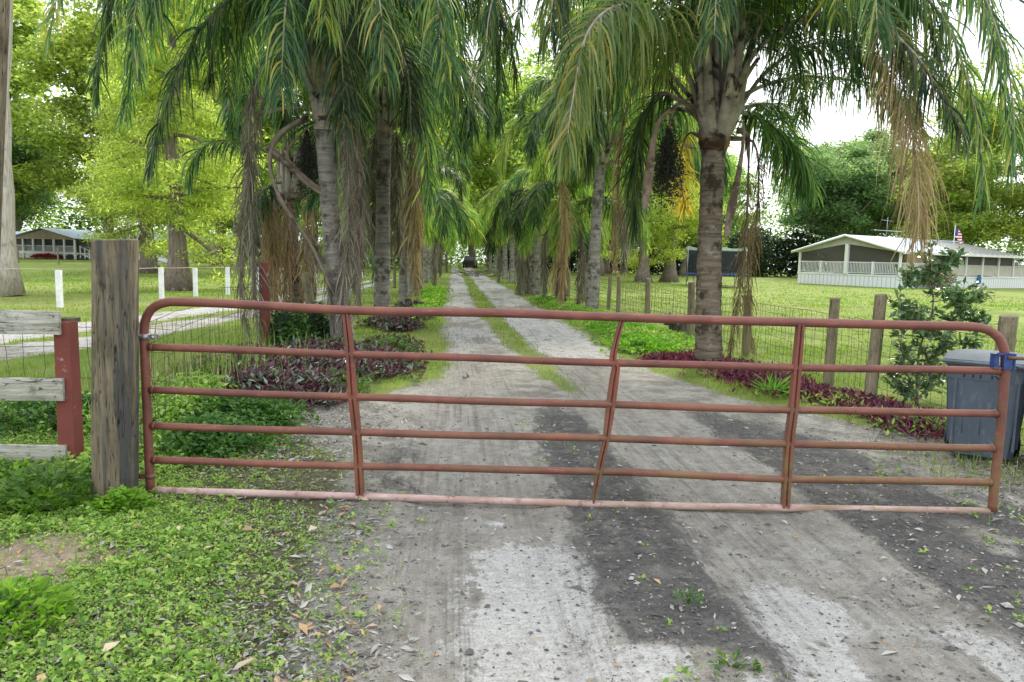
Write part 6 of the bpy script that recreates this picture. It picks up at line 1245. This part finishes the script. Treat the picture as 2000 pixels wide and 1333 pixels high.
for k in range(5): mb.box((w_+1.1+k*.42, .9, .78-k*.17), (.42, 1.3, .06))
for s in (0, 1): mb.tube([(w_+.5, .3+s*1.25, 1.85), (w_+3.1, .3+s*1.25, 1.0)], .05, 4); mb.tube([(w_+.5, .3+s*1.25, .85), (w_+3.1, .3+s*1.25, .05)], .09, 4)
for k in range(4): mb.box((w_+.6+k*.8, .3, 1.1-k*.2), (.1, .1, 1.7-k*.1))
mb.build('stairs', M['whitewood'], lh)
herb('flower_bed_plant', A0[:2]+nrm(B0-A0)[:2]*6.4+np.array([0, -.5]), 900, 1.9, .75, .3, M['red'], 'bank of red flowers in front of the left house porch', 'flowers', .5)
# white block building / wall right of the flared trunk
c0 = at(262, 500, 96); c1 = at(350, 500, 96); d0 = at(440, 500, 94); d1 = at(600, 500, 94)
ob = tag(empty('outbuilding', (c0[0]-2, 97, 0), rad(2)), 'low white painted outbuilding with small dark windows behind the left tree trunks', 'building'); wv = c1[0]-c0[0]+2
mb = MB(); mb.box((wv/2, 2, 1.0), (wv, 4, 2.0)); mb.build('wall', M['whitewood'], ob); mb = MB(); slab(mb, [(-.5, -.6, 2.9), (wv+.5, -.6, 2.9), (wv+.5, 2.4, 3.7), (-.5, 2.4, 3.7)]); slab(mb, [(-.5, 5.2, 2.9), (wv+.5, 5.2, 2.9), (wv+.5, 2.4, 3.7), (-.5, 2.4, 3.7)]); mb.build('roof', RM, ob)
mb = MB(); mb.box((wv/2, 2.2, 2.4), (wv-.5, 3.2, .85)); mb.build('upper_wall', HDK, ob)
for x_ in (2.4, 4.6): mb = MB(); mb.box((x_, -.03, 1.35), (.9, .05, .45)); mb.build('window', HDK, ob)
gw = tag(empty('block_wall', (d0[0]-1, 94, 0), rad(1)), 'low white wall seen through the dead fronds of the left palm', 'wall'); wv = d1[0]-d0[0]+1
mb = MB(); mb.box((wv/2, 0, .7), (wv, .3, 1.4)); mb.build('wall_face', M['whitewood'], gw)
mb = MB(); mb.box((wv/2, 0, 1.43), (wv+.1, .36, .07)); mb.build('coping', HW, gw)
sh = tag(empty('open_shed', (d0[0]+2, 99, 0), rad(1)), 'open brown roofed shed behind the low white wall', 'shed')
mb = MB(); slab(mb, [(-2, -2, 2.7), (13, -2, 2.7), (13, 3, 3.1), (-2, 3, 3.1)], .25); mb.build('roof', simple('brown_roof', (.16, .12, .09), .8, 0, .2, 2), sh)
for x_ in (-1.5, 3, 8, 12.5): mb = MB(); mb.box((x_, -1.7, 1.3), (.18, .18, 2.6)); mb.build('post', M['whitewood'], sh)
mb = MB(); mb.box((5.5, 2.8, 1.4), (15, .1, 2.8)); mb.build('back_wall', HB, sh)
# ------------------------------------------------------------------ sky, sun, camera
w = bpy.data.worlds.new('World'); scene.world = w; w.use_nodes = True; nt = w.node_tree; nt.nodes.clear()
o_ = nt.nodes.new('ShaderNodeOutputWorld'); bg = nt.nodes.new('ShaderNodeBackground'); sk = nt.nodes.new('ShaderNodeTexSky')
sk.sky_type = 'NISHITA'; sk.sun_disc = False; SE, SA = rad(38), rad(26)      # elevation; azimuth clockwise from +Y
sk.sun_elevation = SE; sk.sun_rotation = SA; sk.air_density = 1; sk.dust_density = 4
tc = nt.nodes.new('ShaderNodeTexCoord'); no = nt.nodes.new('ShaderNodeTexNoise'); no.inputs['Scale'].default_value = 2.2; no.inputs['Detail'].default_value = 5
nt.links.new(tc.outputs['Generated'], no.inputs['Vector']); mr = nt.nodes.new('ShaderNodeMapRange'); nt.links.new(no.outputs[0], mr.inputs[0]); mr.inputs[1].default_value = .3; mr.inputs[2].default_value = .7; mr.inputs[3].default_value = .72; mr.inputs[4].default_value = .98
mx = nt.nodes.new('ShaderNodeMix'); mx.data_type = 'RGBA'; nt.links.new(mr.outputs[0], mx.inputs[0]); nt.links.new(sk.outputs[0], mx.inputs[6]); mx.inputs[7].default_value = (13.0, 13.6, 14.3, 1)
nt.links.new(mx.outputs[2], bg.inputs[0]); bg.inputs[1].default_value = .098; nt.links.new(bg.outputs[0], o_.inputs[0])
sl = bpy.data.lights.new('sun', 'SUN'); sl.energy = 2.3; sl.angle = rad(11); sl.color = (1, .93, .82); so = bpy.data.objects.new('sun', sl); col.objects.link(so)
from mathutils import Vector, Matrix
dv = Vector((sin(SA)*cos(SE), cos(SA)*cos(SE), sin(SE))); so.rotation_euler = dv.to_track_quat('Z', 'Y').to_euler()
cd = bpy.data.cameras.new('camera'); cam = bpy.data.objects.new('camera', cd); col.objects.link(cam)
cd.sensor_width = 36; cd.lens = F/2000*36; cd.clip_end = 3000; cd.clip_start = .05
cam.matrix_world = Matrix(((cr[0], cu[0], -fw[0], 0), (cr[1], cu[1], -fw[1], 0), (cr[2], cu[2], -fw[2], CH), (0, 0, 0, 1)))
scene.camera = cam
vs = scene.view_settings; vs.view_transform = 'Standard'; vs.look = 'None'; vs.exposure = .84; vs.gamma = 1
scene.cycles.max_bounces = 6; scene.cycles.diffuse_bounces = 4; scene.cycles.transmission_bounces = 4; scene.cycles.transparent_max_bounces = 8
scene.cycles.use_denoising = True; scene.cycles.sample_clamp_indirect = 6
